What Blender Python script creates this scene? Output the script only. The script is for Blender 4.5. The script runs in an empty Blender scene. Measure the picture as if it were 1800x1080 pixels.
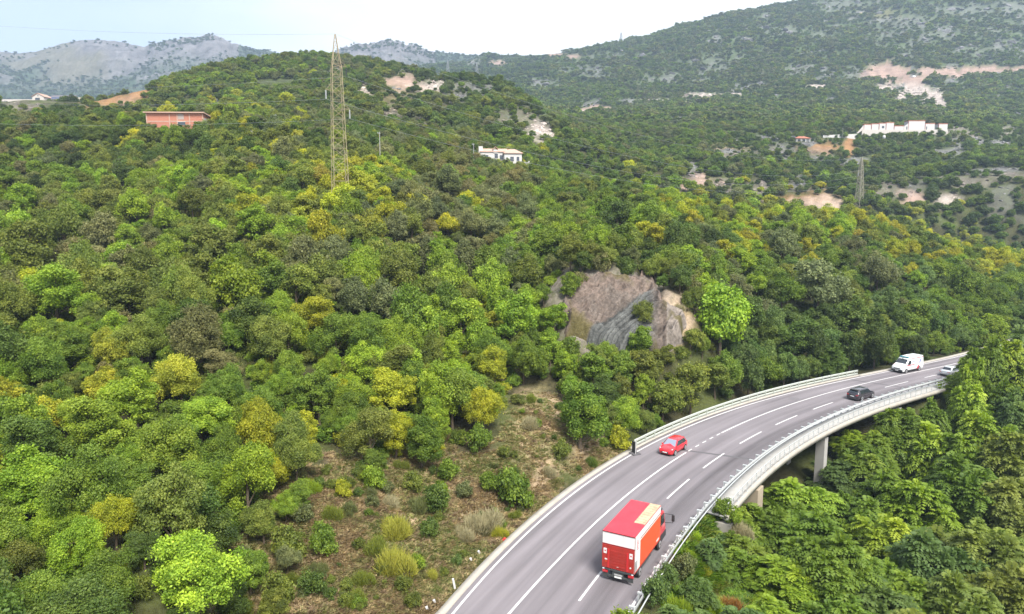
import bpy, bmesh, math, random
import numpy as np
from mathutils import Vector, Matrix

SC = bpy.context.scene
COL = SC.collection
R = math.radians
F, PIT, HC = 1250.0, R(8.0), 27.0      # focal length in photo pixels (1800 wide), pitch, camera height

# ------------------------------------------------------------------ helpers
def ray(px, py):
    x = (np.asarray(px, float) - 900) / F; y = (540 - np.asarray(py, float)) / F
    return x, np.cos(PIT) + y*np.sin(PIT), -np.sin(PIT) + y*np.cos(PIT)
def at_y(px, py, Y):
    x, yy, z = ray(px, py)
    return x/yy*Y, Y, HC + z/yy*Y
def at_z(px, py, z):
    x, yy, dz = ray(px, py)
    t = (z - HC)/dz
    return x*t, yy*t, z
def proj(X, Y, Z):
    dz = np.asarray(Z) - HC
    cy = Y*np.sin(PIT) + dz*np.cos(PIT)
    cz = Y*np.cos(PIT) - dz*np.sin(PIT)
    cz = np.where(cz < 0.1, 0.1, cz)
    return 900 + F*X/cz, 540 - F*cy/cz

def sstep(a, b, x):
    t = np.clip((x - a)/(b - a), 0, 1)
    return t*t*(3 - 2*t)
def _hash(ix, iy, seed):
    h = (ix.astype(np.int64)*374761393 + iy.astype(np.int64)*668265263 + seed*1442695041) & 0xffffffff
    h = ((h ^ (h >> 13))*1274126177) & 0xffffffff
    h = ((h ^ (h >> 16))*2246822519) & 0xffffffff
    return ((h ^ (h >> 15)) & 0xffffff)/float(0xffffff)
def vnoise(x, y, seed=0):
    x = np.asarray(x, float); y = np.asarray(y, float)
    ix = np.floor(x); iy = np.floor(y); fx = x - ix; fy = y - iy
    ux = fx*fx*(3 - 2*fx); uy = fy*fy*(3 - 2*fy)
    ix = ix.astype(np.int64); iy = iy.astype(np.int64)
    a = _hash(ix, iy, seed); b = _hash(ix+1, iy, seed); c = _hash(ix, iy+1, seed); d = _hash(ix+1, iy+1, seed)
    return (a*(1-ux) + b*ux)*(1-uy) + (c*(1-ux) + d*ux)*uy
def fbm(x, y, seed=0, octv=4, gain=0.5):
    s = 0; a = 1.0; t = 0
    for k in range(octv):
        s = s + a*vnoise(x*2**k + 13.7*k, y*2**k - 7.1*k, seed + k); t += a; a *= gain
    return s/t
def ridged(x, y, seed=0, octv=5):
    s = 0; a = 1.0; t = 0
    for k in range(octv):
        s = s + a*(1 - np.abs(2*vnoise(x*2**k + 5.3*k, y*2**k + 9.1*k, seed + k) - 1)); t += a; a *= 0.5
    return s/t

def mesh_np(name, V, Fc, mats=(), smooth=False, fattr=None, vattr=None, vcol=None, midx=None):
    """V (n,3), Fc (m,k) array or a list of such arrays with different k"""
    me = bpy.data.meshes.new(name)
    V = np.asarray(V, np.float32)
    if not isinstance(Fc, list): Fc = [Fc]
    Fc = [np.asarray(f, np.int32) for f in Fc if len(f)]
    loops = np.concatenate([f.ravel() for f in Fc]); cnt = np.concatenate([np.full(len(f), f.shape[1], np.int32) for f in Fc])
    start = np.concatenate([[0], np.cumsum(cnt)[:-1]]).astype(np.int32)
    me.vertices.add(len(V)); me.vertices.foreach_set('co', V.ravel())
    me.loops.add(len(loops)); me.loops.foreach_set('vertex_index', loops)
    me.polygons.add(len(cnt)); me.polygons.foreach_set('loop_start', start); me.polygons.foreach_set('loop_total', cnt)
    if smooth: me.polygons.foreach_set('use_smooth', np.ones(len(cnt), bool))
    for m in mats: me.materials.append(m)
    if midx is not None: me.polygons.foreach_set('material_index', np.asarray(midx, np.int32))
    me.update(calc_edges=True)
    for nm, arr in (fattr or {}).items():
        at = me.attributes.new(nm, 'FLOAT', 'FACE'); at.data.foreach_set('value', np.asarray(arr, np.float32))
    for nm, arr in (vattr or {}).items():
        arr = np.asarray(arr, np.float32)
        if arr.ndim == 1:
            at = me.attributes.new(nm, 'FLOAT', 'POINT'); at.data.foreach_set('value', arr)
        else:
            at = me.attributes.new(nm, 'FLOAT_VECTOR', 'POINT'); at.data.foreach_set('vector', arr.ravel())
    if vcol is not None:
        c = np.ones((len(V), 4), np.float32); c[:, :3] = vcol
        at = me.attributes.new('Col', 'FLOAT_COLOR', 'POINT'); at.data.foreach_set('color', c.ravel())
    me.validate(clean_customdata=False)
    return me
def link(name, me, parent=None, loc=None, rotz=None):
    o = bpy.data.objects.new(name, me); COL.objects.link(o)
    if parent is not None: o.parent = parent
    if loc is not None: o.location = loc
    if rotz is not None: o.rotation_euler = (0, 0, rotz)
    return o
def tag(o, label=None, cat=None, group=None, kind=None):
    if label: o['label'] = label
    if cat: o['category'] = cat
    if group: o['group'] = group
    if kind: o['kind'] = kind
    return o
def empty(name, loc, rotz=0):
    o = bpy.data.objects.new(name, None); COL.objects.link(o)
    o.location = loc; o.rotation_euler = (0, 0, rotz); o.empty_display_size = 0.5
    return o

class MB:
    """collects primitive shapes into one mesh"""
    def __init__(s): s.v = []; s.f = []
    def poly(s, pts):
        b = len(s.v); s.v += [tuple(p) for p in pts]; s.f.append(tuple(range(b, b+len(pts)))); return s
    def box(s, x0, x1, y0, y1, z0, z1, M=None):
        c = [(x0,y0,z0),(x1,y0,z0),(x1,y1,z0),(x0,y1,z0),(x0,y0,z1),(x1,y0,z1),(x1,y1,z1),(x0,y1,z1)]
        if M is not None: c = [tuple(M @ Vector(p)) for p in c]
        b = len(s.v); s.v += c
        s.f += [tuple(b+i for i in q) for q in ((0,3,2,1),(4,5,6,7),(0,1,5,4),(1,2,6,5),(2,3,7,6),(3,0,4,7))]
        return s
    def bar(s, a, b, w=0.05, h=None, n=4):
        a = Vector(a); b = Vector(b); d = (b-a)
        if d.length < 1e-6: return s
        d.normalize(); up = Vector((0,0,1)) if abs(d.z) < 0.95 else Vector((1,0,0))
        x = d.cross(up).normalized(); y = x.cross(d).normalized(); h = h or w
        if n == 4: ring = [(-w/2,-h/2),(w/2,-h/2),(w/2,h/2),(-w/2,h/2)]
        else: ring = [(math.cos(t*2*math.pi/n)*w/2, math.sin(t*2*math.pi/n)*h/2) for t in range(n)]
        m = len(ring); base = len(s.v)
        for p in (a, b): s.v += [tuple(p + x*i + y*j) for i, j in ring]
        for k in range(m): s.f.append((base+k, base+(k+1)%m, base+m+(k+1)%m, base+m+k))
        s.f.append(tuple(base+m-1-k for k in range(m))); s.f.append(tuple(base+m+k for k in range(m)))
        return s
    def tube(s, pts, rad, n=6):
        pts = [Vector(p) for p in pts]
        if not hasattr(rad, '__len__'): rad = [rad]*len(pts)
        base = len(s.v)
        for i, p in enumerate(pts):
            d = (pts[min(i+1, len(pts)-1)] - pts[max(i-1, 0)]).normalized()
            up = Vector((0,0,1)) if abs(d.z) < 0.9 else Vector((1,0,0))
            x = d.cross(up).normalized(); y = x.cross(d).normalized()
            for k in range(n):
                t = 2*math.pi*k/n; s.v.append(tuple(p + (x*math.cos(t) + y*math.sin(t))*rad[i]))
        for i in range(len(pts)-1):
            for k in range(n):
                s.f.append((base+i*n+k, base+i*n+(k+1)%n, base+(i+1)*n+(k+1)%n, base+(i+1)*n+k))
        s.f.append(tuple(base+n-1-k for k in range(n))); e = base+(len(pts)-1)*n
        s.f.append(tuple(e+k for k in range(n)))
        return s
    def cyl(s, c, axis, r, w, n=20):
        c = Vector(c); a = Vector(axis).normalized()
        return s.tube([c - a*w/2, c + a*w/2], r, n)
    def prism(s, prof, x0, x1, ax='x'):
        """profile in the (y,z) plane extruded along x"""
        b = len(s.v); m = len(prof)
        for x in (x0, x1): s.v += [(x, p[0], p[1]) if ax == 'x' else (p[0], x, p[1]) for p in prof]
        for k in range(m): s.f.append((b+k, b+(k+1)%m, b+m+(k+1)%m, b+m+k))
        s.f.append(tuple(b+m-1-k for k in range(m))); s.f.append(tuple(b+m+k for k in range(m)))
        return s
    def build(s, name, mat, parent=None, loc=None, rotz=None, bevel=0, smooth=False, seg=2):
        me = bpy.data.meshes.new(name); me.from_pydata(s.v, [], s.f)
        bm = bmesh.new(); bm.from_mesh(me); bmesh.ops.recalc_face_normals(bm, faces=bm.faces); bm.to_mesh(me); bm.free()
        me.materials.append(mat)
        if smooth: me.polygons.foreach_set('use_smooth', np.ones(len(me.polygons), bool))
        o = link(name, me, parent, loc, rotz)
        if bevel:
            b = o.modifiers.new('b', 'BEVEL'); b.width = bevel; b.segments = seg; b.limit_method = 'ANGLE'
        return o

# ------------------------------------------------------------------ materials
def newmat(name):
    m = bpy.data.materials.new(name); m.use_nodes = True
    nt = m.node_tree; b = nt.nodes['Principled BSDF']
    return m, nt, b, nt.nodes, nt.links
def paint(name, col, rough=0.5, metal=0.0, var=0.0, scale=3.0, coat=0.0, spec=0.5, dirt=None, dirt_amt=0.3):
    m, nt, b, N, L = newmat(name)
    b.inputs['Roughness'].default_value = rough; b.inputs['Metallic'].default_value = metal
    b.inputs['Specular IOR Level'].default_value = spec
    if coat: b.inputs['Coat Weight'].default_value = coat; b.inputs['Coat Roughness'].default_value = 0.08
    tc = N.new('ShaderNodeTexCoord'); no = N.new('ShaderNodeTexNoise')
    no.inputs['Scale'].default_value = scale; no.inputs['Detail'].default_value = 6
    L.new(tc.outputs['Object'], no.inputs['Vector'])
    mx = N.new('ShaderNodeMix'); mx.data_type = 'RGBA'
    d = dirt or tuple(c*0.45 for c in col)
    mx.inputs[6].default_value = (*col, 1); mx.inputs[7].default_value = (*d, 1)
    mp = N.new('ShaderNodeMapRange'); mp.inputs[1].default_value = 0.35; mp.inputs[2].default_value = 0.8
    mp.inputs[3].default_value = 0; mp.inputs[4].default_value = max(var, dirt_amt if dirt else 0)
    L.new(no.outputs['Fac'], mp.inputs[0]); L.new(mp.outputs[0], mx.inputs[0]); L.new(mx.outputs[2], b.inputs['Base Color'])
    return m

def leaf_material(name, trans=0.40, inst=False):
    """crown colour comes from the object's own colour; each leaf varies a little"""
    m, nt, b, N, L = newmat(name)
    if inst: oi = N.new('ShaderNodeAttribute'); oi.attribute_type = 'INSTANCER'; oi.attribute_name = 'leafcol'
    else: oi = N.new('ShaderNodeObjectInfo')
    at = N.new('ShaderNodeAttribute'); at.attribute_name = 'tint'
    hs = N.new('ShaderNodeHueSaturation')
    mv = N.new('ShaderNodeMapRange'); mv.inputs[3].default_value = 0.55; mv.inputs[4].default_value = 1.5
    mh = N.new('ShaderNodeMapRange'); mh.inputs[3].default_value = 0.515; mh.inputs[4].default_value = 0.478
    L.new(at.outputs['Fac'], mv.inputs[0]); L.new(at.outputs['Fac'], mh.inputs[0])
    L.new(oi.outputs['Color'], hs.inputs['Color']); L.new(mv.outputs[0], hs.inputs['Value']); L.new(mh.outputs[0], hs.inputs['Hue'])
    tr = N.new('ShaderNodeBsdfTranslucent'); mix = N.new('ShaderNodeMixShader'); mix.inputs[0].default_value = trans
    b.inputs['Roughness'].default_value = 0.55; b.inputs['Specular IOR Level'].default_value = 0.25
    L.new(hs.outputs[0], b.inputs['Base Color'])
    h2 = N.new('ShaderNodeHueSaturation'); h2.inputs['Saturation'].default_value = 1.1; h2.inputs['Value'].default_value = 1.15
    L.new(hs.outputs[0], h2.inputs['Color']); L.new(h2.outputs[0], tr.inputs['Color'])
    L.new(b.outputs[0], mix.inputs[1]); L.new(tr.outputs[0], mix.inputs[2])
    L.new(mix.outputs[0], N['Material Output'].inputs['Surface'])
    return m
M = {}
M['leaf'] = leaf_material('leaf')
M['bark'] = paint('bark', (0.10, 0.075, 0.05), 0.9, var=0.6, scale=6)
CLOUD, SUN_E, EXPO, HAZE, SKY_S = 8.0, 2.9, 1.5, 0.00020, 0.075
DENOISE = True
DEBUG = False
# ------------------------------------------------------------------ the road's course, measured on the road plane z = 0
_SCp = [(895,1080),(990,973),(1067,902),(1133,845),(1200,797),(1250,772),(1310,745),(1365,719),(1433,695),(1470,687),(1500,680),(1529,673),(1600,657),(1648,646)]
_LEp = [(790,1080),(933,940),(1017,863),(1080,813),(1133,783),(1200,756),(1300,719),(1400,688),(1470,671),(1498,667),(1570,652),(1619,641),(1655,633)]
_DSp = [(1019,1057),(1058,1005),(1173,877),(1210,842),(1235,823),(1272,797),(1300,780),(1338,759),(1363,747),(1404,731),(1430,720),(1465,708),(1555,681),(1596,671),(1625,664),(1648,659)]
_REp = [(1103,1080),(1128,1039),(1168,983),(1210,925)]
def _w(pts, z=0): return np.array([at_z(p[0], p[1], z)[:2] for p in pts])
_c = _w(_SCp); _ds = np.r_[0, np.cumsum(np.linalg.norm(np.diff(_c, axis=0), axis=1))]; SL = _ds[-1]
_fx = np.polyfit(_ds, _c[:, 0], 4); _fy = np.polyfit(_ds, _c[:, 1], 4)
_s = np.arange(0, SL + 0.5, 1.0)
_P = np.c_[np.polyval(_fx, _s), np.polyval(_fy, _s)]
def _extend(P, n, turn, end):
    P = list(map(np.array, P))
    for k in range(n):
        d = (P[-1] - P[-2]) if end else (P[0] - P[1])
        d = d/np.linalg.norm(d); c, s_ = math.cos(turn), math.sin(turn)
        d = np.array([d[0]*c - d[1]*s_, d[0]*s_ + d[1]*c])
        if end: P.append(P[-1] + d)
        else: P.insert(0, P[0] + d)
    return np.array(P)
NB = 34
CL = _extend(_extend(_P, NB, 0.004, False), 90, 0.0035, True)      # 1 m steps; index 0 is s = -NB
CT = np.gradient(CL, axis=0); CT /= np.linalg.norm(CT, axis=1)[:, None]
CN = np.c_[CT[:, 1], -CT[:, 0]]                                       # to the right of travel
S0, S1 = -NB, len(CL) - 1 - NB
def sn(P):
    """arc length and offset of world points from the solid lane line"""
    P = np.atleast_2d(np.asarray(P, float)); so = np.empty(len(P)); no = np.empty(len(P))
    for a in range(0, len(P), 20000):
        q = P[a:a+20000]; d2 = ((q[:, None, :] - CL[None, ::2, :])**2).sum(2); i = d2.argmin(1)*2
        v = q - CL[i]; t = (v*CT[i]).sum(1)
        so[a:a+20000] = i - NB + t; no[a:a+20000] = (v*CN[i]).sum(1)
    return so, no
def road(s, n, z=0.0):
    i = np.clip(np.asarray(s, float) + NB, 0, len(CL) - 1.001); k = i.astype(int); f = (i - k)[..., None]
    p = CL[k]*(1-f) + CL[k+1]*f; nn = CN[k]*(1-f) + CN[k+1]*f
    q = p + nn*np.asarray(n)[..., None]
    return np.concatenate([q, np.broadcast_to(np.asarray(z, float)[..., None], q.shape[:-1] + (1,))], -1)
def _off(pts, deg, lo, hi):
    s, n = sn(_w(pts)); c = np.polyfit(s, n, deg); s_min, s_max = s.min(), s.max()
    return lambda x: np.polyval(c, np.clip(x, max(lo, s_min), min(hi, s_max)))
nL = _off(_LEp, 3, -5, SL); nD = _off(_DSp, 2, -5, SL)
_reS, _reN = sn(_w(_REp)); _rlS, _rlN = sn(_w([(1230,902),(1308,821),(1386,767),(1463,731),(1528,704),(1590,684)], .7))
_c3 = np.polyfit(np.r_[_reS, _rlS], np.r_[_reN, _rlN - 0.55], 2)
nR = lambda x: np.polyval(_c3, np.clip(x, -2, 95))
_odS, _odN = sn(_w([(1274,912),(1303,876),(1354,832),(1396,803),(1456,759),(1528,726)], 0.1))
_c4 = np.polyfit(_odS, _odN, 1)
nO = lambda x: np.polyval(_c4, np.clip(x, 5, 95))
_llS, _llN = sn(_w([(1115,777),(1200,738),(1300,703),(1400,675),(1508,653)], .8))
_c5 = np.polyfit(_llS, _llN, 2)
nG = lambda x: np.polyval(_c5, np.clip(x, _llS[0], _llS[-1]))
BL0, BL1 = _llS[0], _llS[-1]                       # the bridge along its left side
BR0 = float(sn(_w([(1266, 908)]))[0][0]); BR1 = float(sn(_w([(1640, 676)]))[0][0])

# ------------------------------------------------------------------ terrain height from control points (u = X/Y, v = ln Y) -> (Z - HC)/Y
_cp = []
def G(px, py, Y): x, y, z = at_y(px, py, Y); _cp.append((x, y, z))
def Cn(px, py, Y, h=5.0): x, y, z = at_y(px, py, Y); _cp.append((x, y, z - h))
def Zp(x, y, z): _cp.append((x, y, z))
def RN(s, n, z): p = road(np.array([float(s)]), np.array([float(n)]))[0]; _cp.append((p[0], p[1], z))
for s in range(-30, 130, 12):
    if s < BL0 - 3 or s > BL1 + 3: RN(s, nL(s) - 1.5, -0.1)
    else: RN(s, nL(s) - 2.5, -1.6)
    if s < BR0 - 2 or s > BR1 + 4: RN(s, nR(s) + 1.2, -0.2)
for s, n, z in ((-25,8,-.8),(-12,8,-.8),(-25,16,-4),(-12,16,-4.5),(0,9,-.7),(5,9,-.8),(0,14,-2.2),(-5,24,-8),(12,9,-3.5),(20,9,-6),(32,9,-8.5),(45,9,-9.5),(58,9,-9),(70,10,-7),(84,10,-4),(95,10,-2.5),
                (12,3,-3),(22,3,-5),(34,3,-7),(46,3,-7),(58,3,-6),(70,3,-4),(30,-2,-4),(42,-2,-4.5),(54,-2,-4),(66,-2,-3),(110,9,-1),(125,9,-.5)): RN(s, n, z)
for s, n, z in ((-22,-6,2.2),(-12,-7,2.2),(-22,-14,5),(-12,-16,5)): RN(s, n, z)
# near left: bank and lower wood
G(650,950,50.5); G(560,835,58); G(600,1000,47); G(350,1080,40); G(430,960,49); G(850,850,63.5); G(900,760,73); G(930,705,81); G(985,780,73)
G(1300,1038,51); G(1345,1068,49.5); G(1395,1078,49.5); G(1240,1070,46.5)
Cn(0,860,47); Cn(150,760,54); Cn(0,700,62); Cn(0,600,75); Cn(0,500,95); Cn(0,400,130); Cn(0,300,170); Cn(0,232,212); Cn(0,205,240)
Cn(300,700,62); Cn(300,600,76); Cn(300,500,96); Cn(300,400,126); Cn(300,300,167); Cn(300,242,203); G(310,224,216); Cn(300,203,240)
Zp(-30,20,5); Zp(-12,20,4); Zp(-40,34,6); Zp(-25,36,4.5); Zp(14,20,-4); Zp(30,20,-9); Zp(30,34,-9)
Cn(600,705,64); Cn(600,600,80); Cn(600,500,98); Cn(600,400,122); Cn(600,330,142); Cn(600,280,172); Cn(600,243,205)
Cn(900,620,90); Cn(900,500,115); Cn(900,400,145); Cn(900,335,188); G(885,303,236); Cn(930,288,258)
# cut and the slope above the bridge
G(1060,607,101); G(1150,612,101); G(1200,592,104); G(1090,465,118); G(1000,482,113); G(990,580,102); G(1210,530,113); G(1150,505,114)
Cn(1100,425,126); Cn(1100,390,145); Cn(1100,350,180); Cn(1100,325,220); Cn(1100,680,89); Cn(1200,660,98); Cn(1000,640,88)
Cn(1300,650,107); Cn(1300,560,119); Cn(1300,480,135); Cn(1300,405,165); Cn(1300,360,208)
Cn(1500,600,123); Cn(1500,520,140); Cn(1500,450,165); Cn(1500,402,195); Cn(1500,377,230)
Cn(1700,590,140); Cn(1700,540,156); Cn(1700,480,182); Cn(1700,436,222); Cn(1800,560,150); Cn(1800,500,180); Cn(1800,450,222)
# valley right of the road
for px, py, Y in ((1400,950,62),(1600,1040,51),(1800,1060,48),(1500,850,79),(1700,850,76),(1600,760,94),(1800,780,86),(1700,705,101),(1800,640,108)): Cn(px, py, Y, 7.5)
# hidden ground behind the front ridge
for px, z3, z4 in ((0,52,60),(300,52,60),(1100,27,40),(1300,10,22),(1500,6,14),(1700,0,6),(1800,-2,6)):
    for Y, z in ((285, z3), (320, z4)):
        if px <= 1100 or Y == 285: Zp((px-900)/F*Y, Y, z)
Cn(1700,424,330); Cn(1800,418,330)
# middle hill
for px, pys in ((0,((185,330),(183,420))), (150,((190,310),(172,380),(178,430))), (250,((185,310),(155,400))), (350,((185,310),(150,400),(122,500))),
                (480,((205,280),(165,360),(130,450),(103,560))), (600,((205,270),(160,360),(125,450),(100,570))),
                (700,((215,285),(170,360),(140,430),(117,540))), (800,((225,300),(180,380),(150,440),(134,500))),
                (880,((235,320),(200,370),(160,430),(137,480))), (960,((240,330),(205,385),(192,410)))):
    for py, Y in pys: Cn(px, py, Y, 3.0)
for px, py, Y in ((0,215,560),(250,200,560),(400,170,700),(570,150,720),(700,165,680),(850,175,620),(960,215,500)): Cn(px, py, Y, 0)
# right: terraces, walled house, landslide, long slope and crest
for px, py, Y in ((1200,307,340),(1300,340,335),(1450,362,330),(1600,342,350),(1800,322,360),(1300,262,430),(1500,300,425),(1700,282,430),(1800,272,440),
                  (1050,262,430),(1050,232,500),(1200,242,485),(1000,222,520)): Cn(px, py, Y, 3)
G(1580,238,520); G(1412,250,490); G(1350,256,490); G(1660,232,525); Cn(1800,230,545); G(1480,242,512)
for px, py, Y in ((1000,195,760),(1150,195,760),(1300,190,760),(1450,190,760),(1750,190,740),(1000,150,1200),(1200,130,1150),(1400,125,1120),(1800,112,1060)): Cn(px, py, Y, 4)
G(1650,188,790); G(1560,165,900); G(1620,150,960); G(1590,120,1060)
for px, py, Y in ((880,96,2000),(940,100,1900),(1000,92,1800),(1100,75,1650),(1200,49,1550),(1300,36,1480),(1400,28,1460),(1450,2,1560),(1600,-45,1650),(1800,-90,1750),(2100,-140,1800)): Cn(px, py, Y, 5)
for px, py, Y in ((650,205,1000),(650,170,1400),(800,165,1200),(760,120,1900),(640,128,1900),(900,190,900)): Cn(px, py, Y, 5)
for px in (700,900,1100,1400,1700,2100): Zp((px-900)/F*3200, 3200, 250)
for px, Y, z in ((-300,900,80),(100,900,80),(400,1100,100),(-300,1500,110),(100,1500,110),(400,1700,150),(-300,3200,150),(200,3200,150),(500,3000,200)): Zp((px-900)/F*Y, Y, z)
_cp = np.array(_cp)
# continue the land beyond both sides of the frame
_uu = _cp[:, 0]/_cp[:, 1]
_cp0 = _cp
for sgn in (-1, 1):
    m = (_uu*sgn > 0.66)
    e = _cp0[m].copy(); e[:, 0] += sgn*0.55*e[:, 1]; _cp = np.r_[_cp, e]
_u = _cp[:, 0]/_cp[:, 1]; _v = np.log(_cp[:, 1]); _wv = (_cp[:, 2] - HC)/_cp[:, 1]
def _tps(d2): return np.where(d2 > 1e-12, 0.5*d2*np.log(np.maximum(d2, 1e-12)), 0)
_A = np.c_[_u*1.25, _v]
_K = _tps(((_A[:, None] - _A[None])**2).sum(2)) + np.eye(len(_A))*2e-4
_Pm = np.c_[np.ones(len(_A)), _A]
_sol = np.linalg.solve(np.block([[_K, _Pm], [_Pm.T, np.zeros((3, 3))]]), np.r_[_wv, np.zeros(3)])
GU = np.linspace(-1.35, 1.35, 271); GV = np.linspace(math.log(9.0), math.log(4200.0), 330)
_gu, _gv = np.meshgrid(GU*1.25, GV, indexing='ij'); _q = np.c_[_gu.ravel(), _gv.ravel()]
GW = np.empty(len(_q))
for a in range(0, len(_q), 8000):
    q = _q[a:a+8000]
    GW[a:a+8000] = _tps(((q[:, None] - _A[None])**2).sum(2)) @ _sol[:-3] + _sol[-3] + q @ _sol[-2:]
GW = GW.reshape(_gu.shape)
def bil(u, v):
    a = np.clip((u - GU[0])/(GU[1]-GU[0]), 0, len(GU)-1.001); b = np.clip((v - GV[0])/(GV[1]-GV[0]), 0, len(GV)-1.001)
    i = a.astype(int); j = b.astype(int); f = a - i; g = b - j
    return GW[i,j]*(1-f)*(1-g) + GW[i+1,j]*f*(1-g) + GW[i,j+1]*(1-f)*g + GW[i+1,j+1]*f*g

CUT = [(992,478),(1016,462),(1075,464),(1138,471),(1178,506),(1203,542),(1200,594),(1155,614),(1062,603),(1006,584),(986,544)]
def inpoly(px, py, poly):
    r = np.zeros(np.shape(px), bool); n = len(poly)
    for i in range(n):
        x1, y1 = poly[i]; x2, y2 = poly[(i+1) % n]
        if y1 == y2: continue
        c = ((y1 > py) != (y2 > py)) & (px < (x2-x1)*(py-y1)/(y2-y1) + x1)
        r ^= c
    return r
def cutdist(px, py, wob=True):
    din = np.full(np.shape(px), 1e9)
    for i in range(len(CUT)):
        a = np.array(CUT[i], float); b = np.array(CUT[(i+1) % len(CUT)], float); e = b-a; t_ = np.clip(((px-a[0])*e[0] + (py-a[1])*e[1])/(e@e), 0, 1)
        din = np.minimum(din, np.hypot(px - a[0] - t_*e[0], py - a[1] - t_*e[1]))
    return np.where(inpoly(px, py, CUT), din, -din) + (fbm(px/30, py/26, 51, 2) - .5)*38
def corridor(X, Y):
    """s, n, distance outside the road's edges (negative on the road), 1 where the bridge carries it"""
    s, n = sn(np.c_[X, Y])
    l = nL(s) - 0.95; r = nR(s) + 0.35
    t = np.clip((n - l)/(r - l), 0, 1)
    b0 = BL0*(1-t) + BR0*t; b1 = BL1*(1-t) + BR1*t
    onb = sstep(0, 3, s - b0 - 0.5)*(1 - sstep(-3, 0, s - b1 + 0.5))
    rr = np.where(onb > 0, np.maximum(r, nO(s)), r); ll = np.where(onb > 0, np.minimum(l, nG(s) - .6), l)
    return s, n, np.maximum(ll - n, n - rr), onb
def ground(X, Y):
    X = np.asarray(X, float); Y = np.asarray(Y, float)
    Z = HC + bil(X/Y, np.log(Y))*Y
    a = 0.30*sstep(30, 60, Y) + 0.004*np.clip(Y, 0, 400) + 0.010*np.clip(Y - 330, 0, 900)
    Z = Z + (fbm(X/9, Y/9, 3, 3) - .5)*np.minimum(a, 1.6)*1.3 + (fbm(X/60, Y/60, 5, 4) - .5)*np.clip(a - .8, 0, 20)*1.6
    Z = Z + (ridged(X/130, Y/130, 8, 5) - .62)*28*sstep(500, 1300, Y)
    near = (Y < 220) & (X > -60)
    if near.any():
        s, n, d, onb = corridor(X[near], Y[near]); z = Z[near]
        t = sstep(0.2, 4.5, d)
        flat = -0.14*np.ones_like(z)
        z1 = flat*(1-t) + z*t
        z2 = np.where(d < 0.6, np.minimum(z, -1.5), z)
        ok = (s > S0 + 1) & (s < S1 - 1)
        px, py = proj(X[near], Y[near], z); q = (px > 900) & (px < 1300) & (py > 380) & (py < 700)
        dip = np.zeros_like(z); dip[q] = 3.6*sstep(-4, 34, cutdist(px[q], py[q])); z1 = z1 - dip; z2 = z2 - dip
        Z[near] = np.where(ok, z1*(1-onb) + z2*onb, z)
    return Z
def ground1(x, y): return float(ground(np.array([x]), np.array([y]))[0])

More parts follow.
